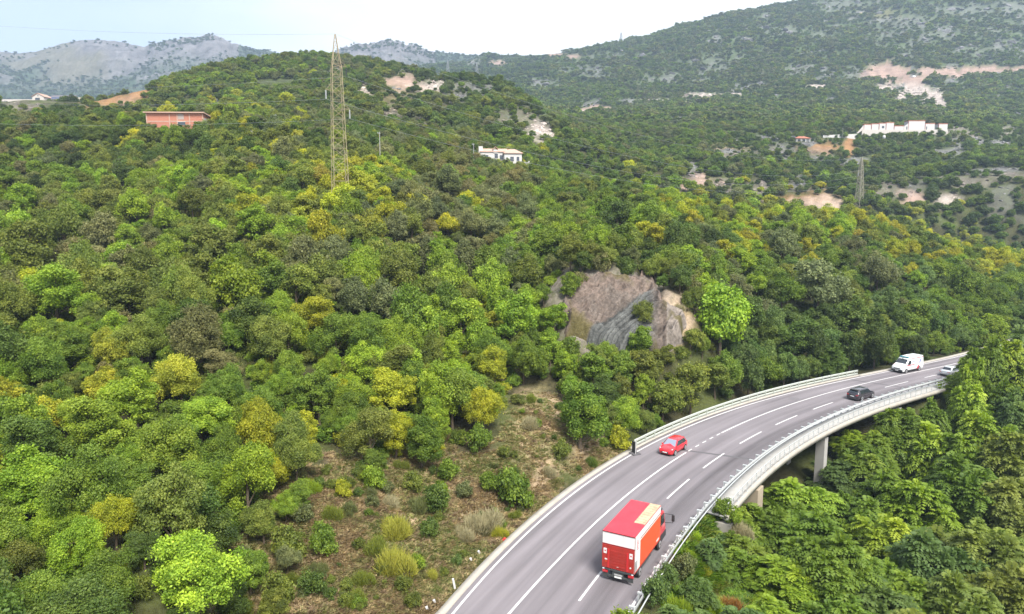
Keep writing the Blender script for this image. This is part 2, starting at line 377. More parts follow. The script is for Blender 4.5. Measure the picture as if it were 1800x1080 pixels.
# ------------------------------------------------------------------ what covers the ground: (photo x, y, rx, ry, Ymin, Ymax, class, strength)
CLS = {'tan':(0.315,0.235,0.148),'grey':(0.165,0.16,0.157),'pale':(0.39,0.335,0.295),'pink':(0.32,0.225,0.18),'orange':(0.26,0.145,0.065),
       'straw':(0.205,0.16,0.075),'soil':(0.22,0.165,0.105),'grass':(0.075,0.125,0.022),'rock':(0.22,0.19,0.165)}
PATCH = [
 # (dry bank beside the road)
 (640,960,200,150,38,80,'tan',1.2),(760,920,150,150,40,80,'tan',1.1),(560,870,70,60,45,70,'tan',.9),(950,760,60,90,55,95,'tan',1.2),(1050,810,80,35,60,90,'tan',1.1),(880,860,120,80,50,90,'tan',.9),(700,1060,180,60,36,60,'soil',.7),(470,1050,110,80,36,60,'soil',.8),
 # right verge
 (1235,940,45,55,44,70,'grass',1.2),(1230,1010,40,60,42,60,'grass',.9),(1310,1045,90,40,42,62,'straw',1.0),(1230,1060,60,40,42,60,'grass',1),
 (1440,1065,100,30,42,60,'grass',.8),
 # cut
 (1080,540,120,85,90,130,'rock',1.3),(1190,560,40,55,95,130,'tan',.9),
 # middle hill
 (195,175,55,22,290,480,'orange',1.0),(150,190,30,14,290,450,'straw',1.0),(235,160,32,10,330,520,'orange',.9),(40,190,55,14,280,480,'rock',1.1),(190,195,60,18,280,420,'straw',.9),(225,180,26,12,290,480,'pink',.6),
 (710,140,45,12,380,600,'pink',.8),(760,150,40,12,380,600,'pale',.75),(700,165,80,22,320,560,'straw',.6),(690,200,50,22,270,420,'rock',.6),(640,160,14,8,330,500,'pale',.9),
 (830,155,50,14,400,560,'grey',.9),(800,168,40,16,380,520,'grey',.7),(780,190,40,16,330,470,'straw',.5),(905,215,50,18,330,450,'rock',.8),(945,228,28,12,310,430,'pale',.8),(970,195,18,22,360,460,'grey',1.0),(880,205,30,12,320,450,'rock',.55),(740,220,40,14,270,380,'rock',.6),(780,232,20,6,270,380,'pale',.8),(560,205,18,10,270,380,'rock',1),(380,182,18,9,280,420,'grey',.8),(228,205,14,8,280,420,'grey',.8),(75,205,14,8,280,400,'grey',.9),
 # terraces on the right
 (1225,320,34,14,280,420,'pink',.9),(1265,322,40,10,280,420,'rock',.9),(1330,330,38,12,280,420,'rock',.8),(1425,350,55,18,280,420,'orange',.7),(1440,358,45,16,280,420,'pale',.8),(1405,322,26,10,300,420,'grey',1.0),(1215,300,14,12,300,420,'grey',1.1),
 (1560,335,36,15,300,430,'rock',.95),(1605,345,30,14,300,430,'pink',.8),(1610,325,24,12,300,440,'grey',.8),(1700,316,56,7,300,430,'rock',.9),(1770,306,36,4,300,440,'rock',.9),(1660,350,28,10,300,430,'pale',.6),
 (1310,268,60,12,380,500,'rock',.85),(1370,262,50,12,420,520,'grey',.8),(1270,232,40,6,430,560,'rock',.7),(1450,255,46,9,430,520,'orange',.7),(1440,268,40,9,400,500,'grey',.7),(1492,252,9,16,420,520,'orange',1.0),(1290,255,60,6,430,520,'straw',.7),(1690,228,50,9,480,560,'rock',.8),(1770,225,40,8,480,600,'rock',.8),
 (1380,232,22,4,480,600,'grey',.9),
 # road cut and landslide
 (1560,130,44,17,820,1200,'pink',1.5),(1600,140,40,10,820,1200,'pink',1.3),(1650,128,60,7,850,1200,'pink',1.3),(1740,123,70,4,850,1250,'pink',1.4),(1600,152,40,6,800,1100,'pale',1.4),(1560,155,26,7,780,1100,'pale',1.2),(1615,162,34,10,760,1100,'pale',1.5),(1640,174,26,11,740,1100,'pale',1.5),(1655,185,16,6,730,1000,'pale',1.4),(1585,172,12,9,740,1000,'pale',1.1),
 (1500,130,20,16,820,1250,'grey',1.0),(1435,152,16,4,760,1000,'pale',1.1),(1260,168,60,2.5,760,1100,'pale',1.0),(1060,192,34,4,680,1000,'pink',1.1),(1030,196,30,2.5,680,900,'pale',.9),(1170,178,40,2.5,700,1000,'pale',.9),
 (1235,128,14,8,900,1300,'grey',1.2),(1270,126,16,8,900,1300,'grey',1.2),(1400,125,22,8,900,1300,'grey',1.0),(1060,135,40,7,1000,1400,'grey',.8),(1140,138,12,8,900,1400,'grey',1.1),(1180,140,22,9,900,1400,'grey',.9),(950,145,30,8,1100,1600,'grey',.9),(1030,120,36,8,1100,1700,'grey',1.0),(970,97,30,5,1400,2000,'pink',1.0),(1010,100,24,4,1400,2000,'pink',1.0),(1040,103,10,8,1300,1900,'grey',1.0),(1090,92,10,4,1300,1900,'grey',1),
 (1600,42,60,18,1150,1700,'grey',1.0),(1560,60,40,10,1150,1600,'grey',.9),(1480,5,50,14,1300,1700,'grey',1.0),(1700,20,60,14,1200,1700,'grey',.9),(1550,25,50,10,1250,1700,'straw',.7),(1380,55,40,9,1150,1600,'grey',.7),(1440,60,30,8,1150,1600,'grey',.6),(1770,80,22,7,1000,1500,'grey',1.0),(1790,15,30,14,1200,1800,'grey',1.0),(1350,50,20,8,1200,1600,'grey',.7),(1640,62,50,8,1100,1500,'grey',.6),
 (660,105,26,9,1300,2100,'grey',.8),(830,110,26,8,1300,2100,'grey',1.2),(870,113,20,5,1300,2100,'pink',1.0),
]
PATCH2 = [(cx, cy + (4 if 250 < y1 < 640 else 0), rx*(1.08 if 250 < y1 < 640 else 1), ry + (6 if 250 < y1 < 640 else 2 if y1 > 640 else 0), y0, y1, k, st) for cx, cy, rx, ry, y0, y1, k, st in PATCH]
def cover(X, Y, Z, px=None, py=None):
    """strength of bare ground (0..~1) and its colour"""
    if px is None: px, py = proj(X, Y, Z)
    acc = np.zeros(np.shape(X)); tot = np.zeros(np.shape(X)); col = np.zeros(np.shape(X) + (3,))
    wob = (fbm(px/22, py/11, 21, 4) - .5)*1.5 + (fbm(px/6, py/4, 22, 2) - .5)*.7
    for cx, cy, rx, ry, y0, y1, k, st in PATCH2:
        m = (np.abs(px - cx) < rx*1.7) & (np.abs(py - cy) < ry*1.7) & (Y > y0) & (Y < y1)
        if not m.any(): continue
        d = np.sqrt(((px[m]-cx)/rx)**2 + ((py[m]-cy)/ry)**2)
        far_ = np.where(Y[m] > 260, 1.0, 0.0)
        w = st*(1.15 - d + wob[m]*(.55 + .5*far_)); w = np.clip(w*1.6, 0, 1)*(1 - .5*far_*(k in ('grey', 'rock', 'straw')))
        acc[m] = np.maximum(acc[m], w); col[m] += w[:, None]*np.array(CLS[k])*np.ones((1, 3))
        tot[m] += w
    col = col/np.maximum(tot, 1e-5)[..., None]
    # scattered limestone on the upper slopes
    hi = sstep(650, 1300, Y)*sstep(900, 1250, px)*sstep(210, 60, py)
    rk = sstep(.56, .66, fbm(X/34, Y/34, 41, 5) + .05*hi)*hi*sstep(.42,.62,fbm(X/170, Y/170, 43, 3))*.6
    rk = np.maximum(rk, sstep(.66, .74, fbm(X/22, Y/22, 47, 3))*sstep(300, 420, Y)*(Y < 1500)*.8)
    use = rk > acc
    col = np.where(use[..., None], np.array(CLS['grey']), col); acc = np.maximum(acc, rk)
    return acc, col

# ------------------------------------------------------------------ ground mesh: one sheet in rows of growing distance
NU, NV = 820, 560
uu = np.linspace(-1.25, 1.25, NU); vv = np.linspace(math.log(10.0), math.log(4100.0), NV)
vv = np.r_[np.linspace(math.log(10.), math.log(40.), 60), np.linspace(math.log(40.), math.log(700.), 360)[1:], np.linspace(math.log(700.), math.log(4100.), 140)[1:]]
NV = len(vv)
U, V_ = np.meshgrid(uu, vv, indexing='ij'); YY = np.exp(V_).ravel(); XX = (U.ravel())*YY
ZZ = ground(XX, YY)
bare, bcol = cover(XX, YY, ZZ)
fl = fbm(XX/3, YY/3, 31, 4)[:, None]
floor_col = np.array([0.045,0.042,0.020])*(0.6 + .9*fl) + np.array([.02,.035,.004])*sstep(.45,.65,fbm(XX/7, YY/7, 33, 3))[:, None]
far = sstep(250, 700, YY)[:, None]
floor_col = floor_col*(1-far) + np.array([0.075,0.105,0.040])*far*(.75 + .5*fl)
fine = (0.72 + .56*fbm(XX/(0.5+YY*.004), YY/(0.5+YY*.008), 35, 3))[:, None]
olv = (sstep(.46, .62, fbm(XX/4.5, YY/4.5, 37, 4))*(YY < 100))[:, None]; bcol = bcol*(1 - .7*olv) + np.array([.135,.130,.055])*.7*olv
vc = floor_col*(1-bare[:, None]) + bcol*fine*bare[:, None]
idx = np.arange(NU*NV).reshape(NU, NV)
FQ = np.stack([idx[:-1,:-1].ravel(), idx[1:,:-1].ravel(), idx[1:,1:].ravel(), idx[:-1,1:].ravel()], 1)

def ground_material():
    m, nt, b, N, L = newmat('ground_cover')
    at = N.new('ShaderNodeAttribute'); at.attribute_name = 'Col'
    ge = N.new('ShaderNodeNewGeometry'); n1 = N.new('ShaderNodeTexNoise'); n1.inputs['Scale'].default_value = 2.2; n1.inputs['Detail'].default_value = 8; n1.inputs['Roughness'].default_value = .65
    n2 = N.new('ShaderNodeTexNoise'); n2.inputs['Scale'].default_value = 0.11; n2.inputs['Detail'].default_value = 9; n2.inputs['Roughness'].default_value = .7
    for n in (n1, n2): L.new(ge.outputs['Position'], n.inputs['Vector'])
    ml = N.new('ShaderNodeMath'); ml.operation = 'MULTIPLY'; L.new(n1.outputs['Fac'], ml.inputs[0]); L.new(n2.outputs['Fac'], ml.inputs[1])
    mr = N.new('ShaderNodeMapRange'); mr.inputs[1].default_value = .12; mr.inputs[2].default_value = .42; mr.inputs[3].default_value = .55; mr.inputs[4].default_value = 1.4
    L.new(ml.outputs[0], mr.inputs[0])
    hs = N.new('ShaderNodeHueSaturation'); L.new(at.outputs['Color'], hs.inputs['Color']); L.new(mr.outputs[0], hs.inputs['Value'])
    L.new(hs.outputs[0], b.inputs['Base Color']); b.inputs['Roughness'].default_value = .95; b.inputs['Specular IOR Level'].default_value = .1
    bp = N.new('ShaderNodeBump'); bp.inputs['Strength'].default_value = .9; bp.inputs['Distance'].default_value = .5
    L.new(ml.outputs[0], bp.inputs['Height']); L.new(bp.outputs[0], b.inputs['Normal'])
    return m
M['ground'] = ground_material()
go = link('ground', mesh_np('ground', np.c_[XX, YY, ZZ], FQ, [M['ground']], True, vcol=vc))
tag(go, 'earth of the wooded hillside, dry bank, terraces and the long mountain slope', 'ground', kind='structure')

# ------------------------------------------------------------------ far limestone range on the left
CREST = [(-700,95),(-300,80),(-100,100),(0,90),(30,94),(60,91),(75,87),(110,76),(150,70),(190,71),(230,77),(255,83),(270,76),(310,68),(345,66),(370,62),(395,70),(420,79),(445,86),(470,88),(500,95),(540,99),(580,97),(600,83),(625,79),(650,77),(668,70),(690,70),(715,79),(740,84),(765,90),(800,95),(860,100),(960,112)]
cpx = np.array([c[0] for c in CREST]); cpy = np.array([c[1] for c in CREST])
MU, MV = 700, 260
mpx = np.linspace(-600, 960, MU); tt = np.linspace(0, 1.35, MV)
MP, TT = np.meshgrid(mpx, tt, indexing='ij'); MPf, TTf = MP.ravel(), TT.ravel()
foot, crestY = 1750.0, 2650.0
crestpy = np.interp(MPf, cpx, cpy)
crestpy = crestpy + (ridged(MPf/14, MPf*0, 61, 5) - .6)*8*np.interp(MPf, [0, 60, 200, 300, 400, 470, 590, 620, 760, 800], [.3, .3, .5, 1, 1, .5, .5, 1.3, 1.2, .5])
YF = foot + (crestY - foot)*TTf
xc, yc, zc = at_y(MPf, crestpy, crestY)
zf = 60.0
sh = np.where(TTf <= 1, TTf**0.85, 1 - (TTf-1)*1.6)
XF = (MPf - 900)/F*YF/np.cos(PIT)*np.cos(PIT)
XF = xc/crestY*YF
nz = (ridged(XF/330, YF/330, 71, 6) - .62)*240 + (ridged(XF/95, YF/95, 75, 5) - .6)*85 + (ridged(XF/33, YF/33, 77, 3) - .6)*22
ZF = zf + (zc - zf)*sh + nz*np.clip(1 - TTf, 0, 1)**.7*sstep(0, .25, TTf)
ix = np.arange(MU*MV).reshape(MU, MV)
FM = np.stack([ix[:-1,:-1].ravel(), ix[1:,:-1].ravel(), ix[1:,1:].ravel(), ix[:-1,1:].ravel()], 1)
ppx, ppy = proj(XF, YF, ZF)
mrock = sstep(165, 95, ppy + (fbm(XF/160, YF/160, 81, 5) - .5)*130)
mrock = np.maximum(mrock, sstep(.50,.60, fbm(XF/120, YF/120, 83, 5))*sstep(170,130,ppy)*.9)
mrock = mrock*np.where((ppx > 420) & (ppx < 590), .25, 1)*np.where(ppx > 765, .1, 1)
mcol = np.array([.052,.080,.040])*(1-mrock[:, None]) + (np.array([.150,.143,.145])*(.35+1.3*fbm(XF/22, YF/22, 85, 5))[:, None])*mrock[:, None]
grassy = (sstep(.45,.62,fbm(XF/200, YF/200, 87, 4))*mrock*sstep(330,180,ppx))[:, None]
mcol = mcol*(1-grassy*.7) + np.array([.145,.135,.08])*grassy*.7
mo = link('mountain_range', mesh_np('mountain_range', np.c_[XF, YF, ZF], FM, [M['ground']], True, vcol=mcol))
tag(mo, 'bare grey limestone range on the skyline behind the wooded hills', 'mountain', kind='structure')
# ------------------------------------------------------------------ road, markings, kerbs
def strip(name, s0, s1, a, b, z, mat, parent=None, step=1.0, zf=None, uv=True, nn=1):
    """sheet between offsets a(s) and b(s)"""
    s = np.linspace(s0, s1, max(2, int(abs(s1-s0)/step)+1)); fa = a if callable(a) else (lambda x: np.full_like(x, a)); fb = b if callable(b) else (lambda x: np.full_like(x, b))
    A, B = fa(s), fb(s); V = []; SNv = []
    for k in range(nn+1):
        n = A + (B-A)*k/nn; V.append(road(s, n, np.full_like(s, z))); SNv.append(np.c_[s, n, n*0])
    V = np.stack(V, 1).reshape(-1, 3); m = nn+1; i = np.arange(len(s)*m).reshape(len(s), m)
    Q = np.stack([i[:-1,:-1].ravel(), i[:-1,1:].ravel(), i[1:,1:].ravel(), i[1:,:-1].ravel()], 1)
    return link(name, mesh_np(name, V, Q, [mat], vattr={'sn': np.stack(SNv, 1).reshape(-1, 3)}), parent)
def profile(name, s0, s1, prof, mat, parent=None, step=1.0, base=None):
    """closed cross-section [(dn, z)...] swept along base(s)"""
    s = np.linspace(s0, s1, max(2, int(abs(s1-s0)/step)+1)); m = len(prof); V = []
    for dn, z in prof:
        n = (base(s) if base is not None else 0) + (dn(s) if callable(dn) else dn); V.append(road(s, n, np.full_like(s, z)))
    V = np.stack(V, 1).reshape(-1, 3); i = np.arange(len(s)*m).reshape(len(s), m); j = np.roll(i, -1, axis=1)
    Q = np.stack([i[:-1].ravel(), i[1:].ravel(), j[1:].ravel(), j[:-1].ravel()], 1)
    caps = np.array([i[0], i[-1][::-1]])
    me = mesh_np(name, V, [Q, caps], [mat]); bm = bmesh.new(); bm.from_mesh(me); bmesh.ops.recalc_face_normals(bm, faces=bm.faces); bm.to_mesh(me); bm.free()
    return link(name, me, parent)
def asphalt():
    m, nt, b, N, L = newmat('asphalt')
    at = N.new('ShaderNodeAttribute'); at.attribute_name = 'sn'
    sp = N.new('ShaderNodeSeparateXYZ'); L.new(at.outputs['Vector'], sp.inputs[0])
    def mapped(sx, sy, scale, det):
        mp = N.new('ShaderNodeMapping'); mp.inputs['Scale'].default_value = (sx, sy, 1); L.new(at.outputs['Vector'], mp.inputs[0])
        n = N.new('ShaderNodeTexNoise'); n.inputs['Scale'].default_value = scale; n.inputs['Detail'].default_value = det; L.new(mp.outputs[0], n.inputs['Vector']); return n.outputs['Fac']
    streak = mapped(.035, 1.3, 1.0, 4); big = mapped(.12, .3, .6, 5); fine = mapped(6, 6, 3, 6)
    def mth(op, a, b_):
        n = N.new('ShaderNodeMath'); n.operation = op
        for k, v in enumerate((a, b_)):
            if isinstance(v, (int, float)): n.inputs[k].default_value = v
            else: L.new(v, n.inputs[k])
        return n.outputs[0]
    # wheel tracks and the oil band of the inner lane
    t1 = mth('SINE', mth('MULTIPLY', sp.outputs['Y'], 3.5), 0); t1 = mth('MULTIPLY', t1, .07)
    v = mth('ADD', mth('MULTIPLY', mth('SUBTRACT', streak, .5), .95), mth('MULTIPLY', mth('SUBTRACT', big, .5), .65))
    v = mth('ADD', v, mth('MULTIPLY', mth('SUBTRACT', fine, .5), .35)); v = mth('ADD', v, t1)
    band = N.new('ShaderNodeMapRange'); band.interpolation_type = 'SMOOTHSTEP'
    L.new(mth('ABSOLUTE', mth('SUBTRACT', sp.outputs['Y'], 5.3), 0), band.inputs[0]); band.inputs[1].default_value = .3; band.inputs[2].default_value = 1.9; band.inputs[3].default_value = -.26; band.inputs[4].default_value = 0
    v = mth('ADD', v, band.outputs[0])
    v = mth('ADD', v, 1.0)
    hs = N.new('ShaderNodeHueSaturation'); hs.inputs['Color'].default_value = (.160, .145, .154, 1); L.new(v, hs.inputs['Value']); L.new(hs.outputs[0], b.inputs['Base Color'])
    b.inputs['Roughness'].default_value = .85; b.inputs['Specular IOR Level'].default_value = .25
    bp = N.new('ShaderNodeBump'); bp.inputs['Strength'].default_value = .25; bp.inputs['Distance'].default_value = .01; L.new(fine, bp.inputs['Height']); L.new(bp.outputs[0], b.inputs['Normal'])
    return m
M['asphalt'] = asphalt()
M['white'] = paint('road_paint', (.56,.55,.54), .7, var=.35, scale=2.5, dirt=(.33,.31,.31), dirt_amt=.6)
M['concrete'] = paint('concrete', (.34,.315,.275), .9, var=.3, scale=.9, dirt=(.22,.20,.165), dirt_amt=.55)
M['concrete2'] = paint('concrete_pale', (.34,.33,.31), .9, var=.3, scale=.7, dirt=(.23,.215,.19), dirt_amt=.5)
M['galv'] = paint('galvanised_steel', (.44,.46,.46), .5, .15, var=.2, scale=4)
M['galv2'] = paint('weathered_rail', (.46,.49,.44), .55, .3, var=.25, scale=3)
M['dark'] = paint('dark_rubber', (.035,.035,.038), .7, var=.3)
M['joint'] = paint('joint', (.085,.08,.085), .8, var=.3, scale=2)
rd = strip('road', S0, S1, lambda s: nL(s) - .42, lambda s: nR(s) + .40, 0.0, M['asphalt'], nn=24)
tag(rd, 'sun-bleached three-lane asphalt road curving right over the bridge', 'road', kind='structure')
zm = .006
strip('edge_line', S0, S1 - 5, lambda s: nL(s) - .08, lambda s: nL(s) + .09, zm, M['white'], rd, .7)
strip('edge_line', S0, S1 - 5, lambda s: nR(s) - .10, lambda s: nR(s) + .10, zm, M['white'], rd, .7)
sg0 = float(sn(_w([(1203, 795)]))[0][0]); sg1 = float(sn(_w([(1272, 762)]))[0][0])
strip('lane_line', S0, sg0, -.09, .09, zm, M['white'], rd, .7); strip('lane_line', sg1, S1 - 5, -.09, .09, zm, M['white'], rd, .7)
for k in range(5):
    a = sg0 + (sg1 - sg0)*(k + .3)/5; strip('lane_dash', a, a + (sg1 - sg0)/5*.5, -.07, .07, zm, M['white'], rd, .5)
dsS, dsN = sn(_w(_DSp)); dl = [(dsS[i], dsS[i+1]) for i in range(0, len(dsS), 2)]
dl.append(((dl[0][0] + dl[1][0])/2, (dl[0][1] + dl[1][1])/2)); dl += [(dl[0][0] - 10.4*k, dl[0][1] - 10.4*k) for k in (1, 2)] + [(dl[6][0] + 10*k, dl[6][1] + 10*k) for k in range(2, 8)]
for a, b in dl: strip('lane_dash', a, b, lambda s: nD(s) - .085, lambda s: nD(s) + .085, zm, M['white'], rd, .7)
def crossbar(name, p0, p1, w_, mat, z, parent):
    a = np.array(at_z(*p0, 0)[:2]); b = np.array(at_z(*p1, 0)[:2]); d = (b-a)/np.linalg.norm(b-a); n = np.array([-d[1], d[0]])*w_/2
    mb = MB(); mb.poly([(*(a-n), z), (*(b-n), z), (*(b+n), z), (*(a+n), z)]); return mb.build(name, mat, parent)
crossbar('expansion_joint', (1160,786), (1354,812), .42, M['joint'], .004, rd); crossbar('expansion_joint', (1496,668), (1592,682), .45, M['joint'], .004, rd)
M['stain'] = paint('stain', (.14,.128,.135), .9, var=.4, scale=3)
sx = at_z(1397, 702, 0); mb = MB(); mb.poly([(sx[0] + math.cos(t)*.9 + .1*math.cos(5*t), sx[1] + math.sin(t)*1.0, .004) for t in np.linspace(0, 6.2, 18)]); mb.build('repair_patch', M['stain'], rd)
# kerbs
kprof = [(-.98,-.3),(-.98,.13),(-.46,.10),(-.43,-.3)]
k1 = profile('kerb', S0, BL0 - 1.2, kprof, M['concrete'], base=nL); tag(k1, 'pale concrete kerb strip along the bank before the bridge', 'kerb', kind='structure')
k2 = profile('kerb', BL1 + .6, S1, kprof, M['concrete'], base=nL); tag(k2, 'pale concrete kerb strip beyond the bridge under the dark trees', 'kerb', kind='structure')

# ------------------------------------------------------------------ bridge
br = empty('bridge', road(np.array([40.]), np.array([0.]), np.array([0.]))[0]); bo = Vector(br.location)
tag(br, 'curved concrete road bridge with pale parapet and square piers over the gully', 'bridge')
def under(o): o.parent = br; o.location = -bo; return o
def side_deck(name, s_l0, s_l1, s_r0, s_r1):
    V = []; n_ = 60; mats_idx = []
    t = np.linspace(0, 1, n_)
    prof = [(0, -.012), (1, -.012), (1, -.30), (.86, -.5), (.72, -1.2), (.28, -1.2), (.14, -.5), (0, -.30)]
    for f, z in prof:
        s = (s_l0*(1-f) + s_r0*f)*(1-t) + (s_l1*(1-f) + s_r1*f)*t
        n = (nG(s) - .55)*(1-f) + nO(s)*f; V.append(road(s, n, np.full_like(s, z)))
    V = np.stack(V, 1).reshape(-1, 3); m = len(prof); i = np.arange(n_*m).reshape(n_, m); j = np.roll(i, -1, 1)
    Q = np.stack([i[:-1].ravel(), i[1:].ravel(), j[1:].ravel(), j[:-1].ravel()], 1)
    me = mesh_np(name, V, [Q, np.array([i[0], i[-1][::-1]])], [M['concrete2']]); bm = bmesh.new(); bm.from_mesh(me); bmesh.ops.recalc_face_normals(bm, faces=bm.faces); bm.to_mesh(me); bm.free()
    return under(link(name, me))
side_deck('deck', BL0 - .5, BL1 + .3, BR0, BR1 + 4)
nOe = lambda s: nO(s)
under(profile('walkway', BR0, BR1 + 4, [(lambda s: nR(s) + .42 - nO(s), -.01), (lambda s: nR(s) + .42 - nO(s), .16), (-.34, .14), (-.34, -.01)], M['concrete2'], base=nO))
under(profile('parapet', BR0, BR1 + 4, [(-.335, -.01), (-.335, .24), (.06, .24), (.06, -.32), (.003, -.32), (.003, -.01)], M['concrete'], base=nO))
under(profile('kerb_beam', BL0 - .5, BL1 + .3, [(lambda s: nG(s) - .5 - nL(s), -.01), (lambda s: nG(s) - .5 - nL(s), .20), (-.46, .17), (-.44, -.01)], M['concrete'], base=nL))
def pier(s, n, w_=1.15, d_=.9, zb=-14):
    p = road(np.array([float(s)]), np.array([float(n)]))[0]; ang = math.atan2(CT[int(s)+NB][1], CT[int(s)+NB][0])
    mb = MB(); mb.box(-d_/2, d_/2, -w_/2, w_/2, zb, -.9); 
    o = mb.build('pier', M['concrete2'], br, bevel=.05); o.location = Vector((p[0], p[1], 0)) - bo; o.rotation_euler = (0, 0, ang); return o
pxa = at_z(1447, 764, -.6); sa, na = (float(v[0]) for v in sn([pxa[:2]]))
for sp_ in (sa, sa + 22):
    if sp_ < 12: continue
    pier(sp_, nO(sp_) - 1.0); pier(sp_ + 1.5, nO(sp_) - 6.2)
ab = at_z(1325, 858, -.8); sb, nb = (float(v[0]) for v in sn([ab[:2]]))
mb = MB(); p = road(np.array([sb]), np.array([nO(sb) - .9]))[0]; mb.box(-.8, .8, -1.0, .55, -8, -.65)
o = mb.build('abutment', paint('abutment_concrete', (.33,.27,.20), .9, var=.4, scale=.8), br, bevel=.04); o.location = Vector((p[0], p[1], 0)) - bo; o.rotation_euler = (0, 0, math.atan2(CT[int(sb)+NB][1], CT[int(sb)+NB][0]))
mb = MB(); p = road(np.array([BR0 + .6]), np.array([nO(BR0) - 1.6]))[0]; mb.box(-.5, .5, -1.9, 1.6, -4, -.62)
o = mb.build('abutment', M['concrete'], br); o.location = Vector((p[0], p[1], 0)) - bo; o.rotation_euler = (0, 0, math.atan2(CT[int(BR0)+NB][1], CT[int(BR0)+NB][0]))

def frame_at(s, n):
    p = road(np.array([float(s)]), np.array([float(n)]), np.array([0.]))[0]; i = min(max(int(round(s)) + NB, 0), len(CT)-1)
    return p, math.atan2(CT[i][1], CT[i][0])
def rail_thing(name, label, cat, s0, s1, base, rails, post_fn, step, z0=0.0, group=None):
    p, a = frame_at((s0+s1)/2, float(base(np.array([(s0+s1)/2]))[0])); t = empty(name, tuple(p)); tag(t, label, cat, group)
    for nm, prof, mt in rails:
        o = profile(nm, s0, s1, prof, mt, base=base, step=1.0); o.parent = t; o.location = -Vector(p)
    proto_ = post_fn(); k = 0
    for s in np.arange(s0 + .3, s1, step):
        q, a = frame_at(s, float(base(np.array([s]))[0])); o = link('post', proto_, t); o.location = Vector((q[0], q[1], z0)) - Vector(p); o.rotation_euler = (0, 0, a); k += 1
    return t
def mk(mb, name, mat): me = bpy.data.meshes.new(name); me.from_pydata(mb.v, [], mb.f); me.materials.append(mat); return me
# right: crash barrier with spacer heads; its posts stand inside the walkway
beam = [(-.03,.50),(-.06,.56),(-.02,.62),(-.02,.68),(-.06,.74),(-.03,.80),(.0,.80),(-.02,.74),(.02,.68),(.02,.62),(-.02,.56),(.0,.50)]
nB = lambda s: nR(s) + .62
def post_r():
    mb = MB(); mb.box(-.06, .06, .30, .42, -.3, .78); mb.box(-.09, .09, .0, .44, .72, .84); return mk(mb, 'post', M['galv'])
rail_thing('guardrail', 'galvanised crash barrier with T-headed posts along the outer edge of the bridge', 'guardrail', -7, BR1 + 8, nB, [('rail', beam, M['galv']), ('top_rail', [(.36,.80),(.36,.88),(.44,.88),(.44,.80)], M['galv'])], post_r, 2.0)
nP = lambda s: nO(s) - .12
def post_o():
    mb = MB(); mb.box(-.03, .03, -.025, .025, .2, 1.22); mb.box(-.09, .09, -.08, .08, .225, .27); return mk(mb, 'post', M['galv'])
rail_thing('bridge_railing', 'thin grey pedestrian railing on the outer parapet of the bridge', 'railing', BR0 + .3, BR1 + 3.5, nP, [('handrail', [(-.03,1.20),(-.03,1.25),(.03,1.25),(.03,1.20)], M['galv']), ('middle_rail', [(-.012,.72),(-.012,.745),(.012,.745),(.012,.72)], M['galv'])], post_o, 1.55)
# left: two stacked rails on the concrete edge beam
def post_l():
    mb = MB(); mb.box(-.05, .05, -.14, -.04, .1, 1.0); return mk(mb, 'post', M['galv2'])
rail_thing('guardrail', 'pale double-rail guardrail along the wooded left side of the bridge', 'guardrail', BL0, BL1, nG, [('upper_rail', [(-.05,.72),(-.05,1.04),(.04,1.02),(.07,.95),(.03,.88),(.07,.81),(.04,.74)], M['galv2']), ('lower_rail', [(-.05,.30),(-.05,.56),(.04,.55),(.07,.49),(.03,.43),(.07,.37),(.04,.31)], M['galv2'])], post_l, 2.0)
# black end marker with a slim white post
q = at_z(1117, 797, 0.0); t = empty('marker_board', (q[0] - .2, q[1], 0), .45); tag(t, 'black board on a slim white post at the near end of the left guardrail', 'marker board')
MB().box(-.06, .06, -.28, .28, .12, 1.35).build('board', M['dark'], t, bevel=.02); MB().tube([(-.1,-.5,-.2),(-.1,-.5,1.5)], .035, 6).build('post', M['white'], t); MB().box(-.5, .5, -.75, .35, -.1, .10).build('footing', M['joint'], t, bevel=.03)
# roadside delineators and stubs in the dry grass
def stake(px0, py0, h_, w_, label, name='delineator_post', lean=.12):
    x, y, z = at_z(px0, py0, 0.15)
    for _ in range(3):
        zz = ground1(x, y); x, y, z = at_z(px0, py0, zz)
    mb = MB(); mb.box(-w_/2, w_/2, -.05, .05, -.25, h_); mb.box(-w_/2*1.01, w_/2*1.01, -.055, -.05, h_*.72, h_*.86)
    o = mb.build(name, M['white'], None, (x, y, z), .5, bevel=.01); o.rotation_euler = (lean*.5, -lean, .4); return tag(o, label, 'post')
stake(800, 1037, .95, .15, 'tall white delineator post leaning beside the kerb in dry grass', lean=.2)
for px_, py_, lb in ((843,975,'short white stub post in dry grass, farthest along the bank'),(829,988,'short white stub post in dry grass, middle of the bank'),(765,1062,'short white stub post in dry grass near the bottom edge'),(752,1074,'short pale stub post at the very bottom of the bank')): stake(px_, py_, .38, .16, lb, 'stub_post', .3)
q = at_z(887, 945, .1); mb = MB(); mb.box(-.2, .2, -.14, .14, 0, .12); mb.box(-.12,.10,-.18,.1,.1,.22)
o = mb.build('litter_bag', paint('red_litter', (.5,.04,.03), .5, var=.3), None, (q[0], q[1], ground1(q[0], q[1])), .6, bevel=.06); tag(o, 'small red piece of litter lying on the bank beside the kerb', 'litter')

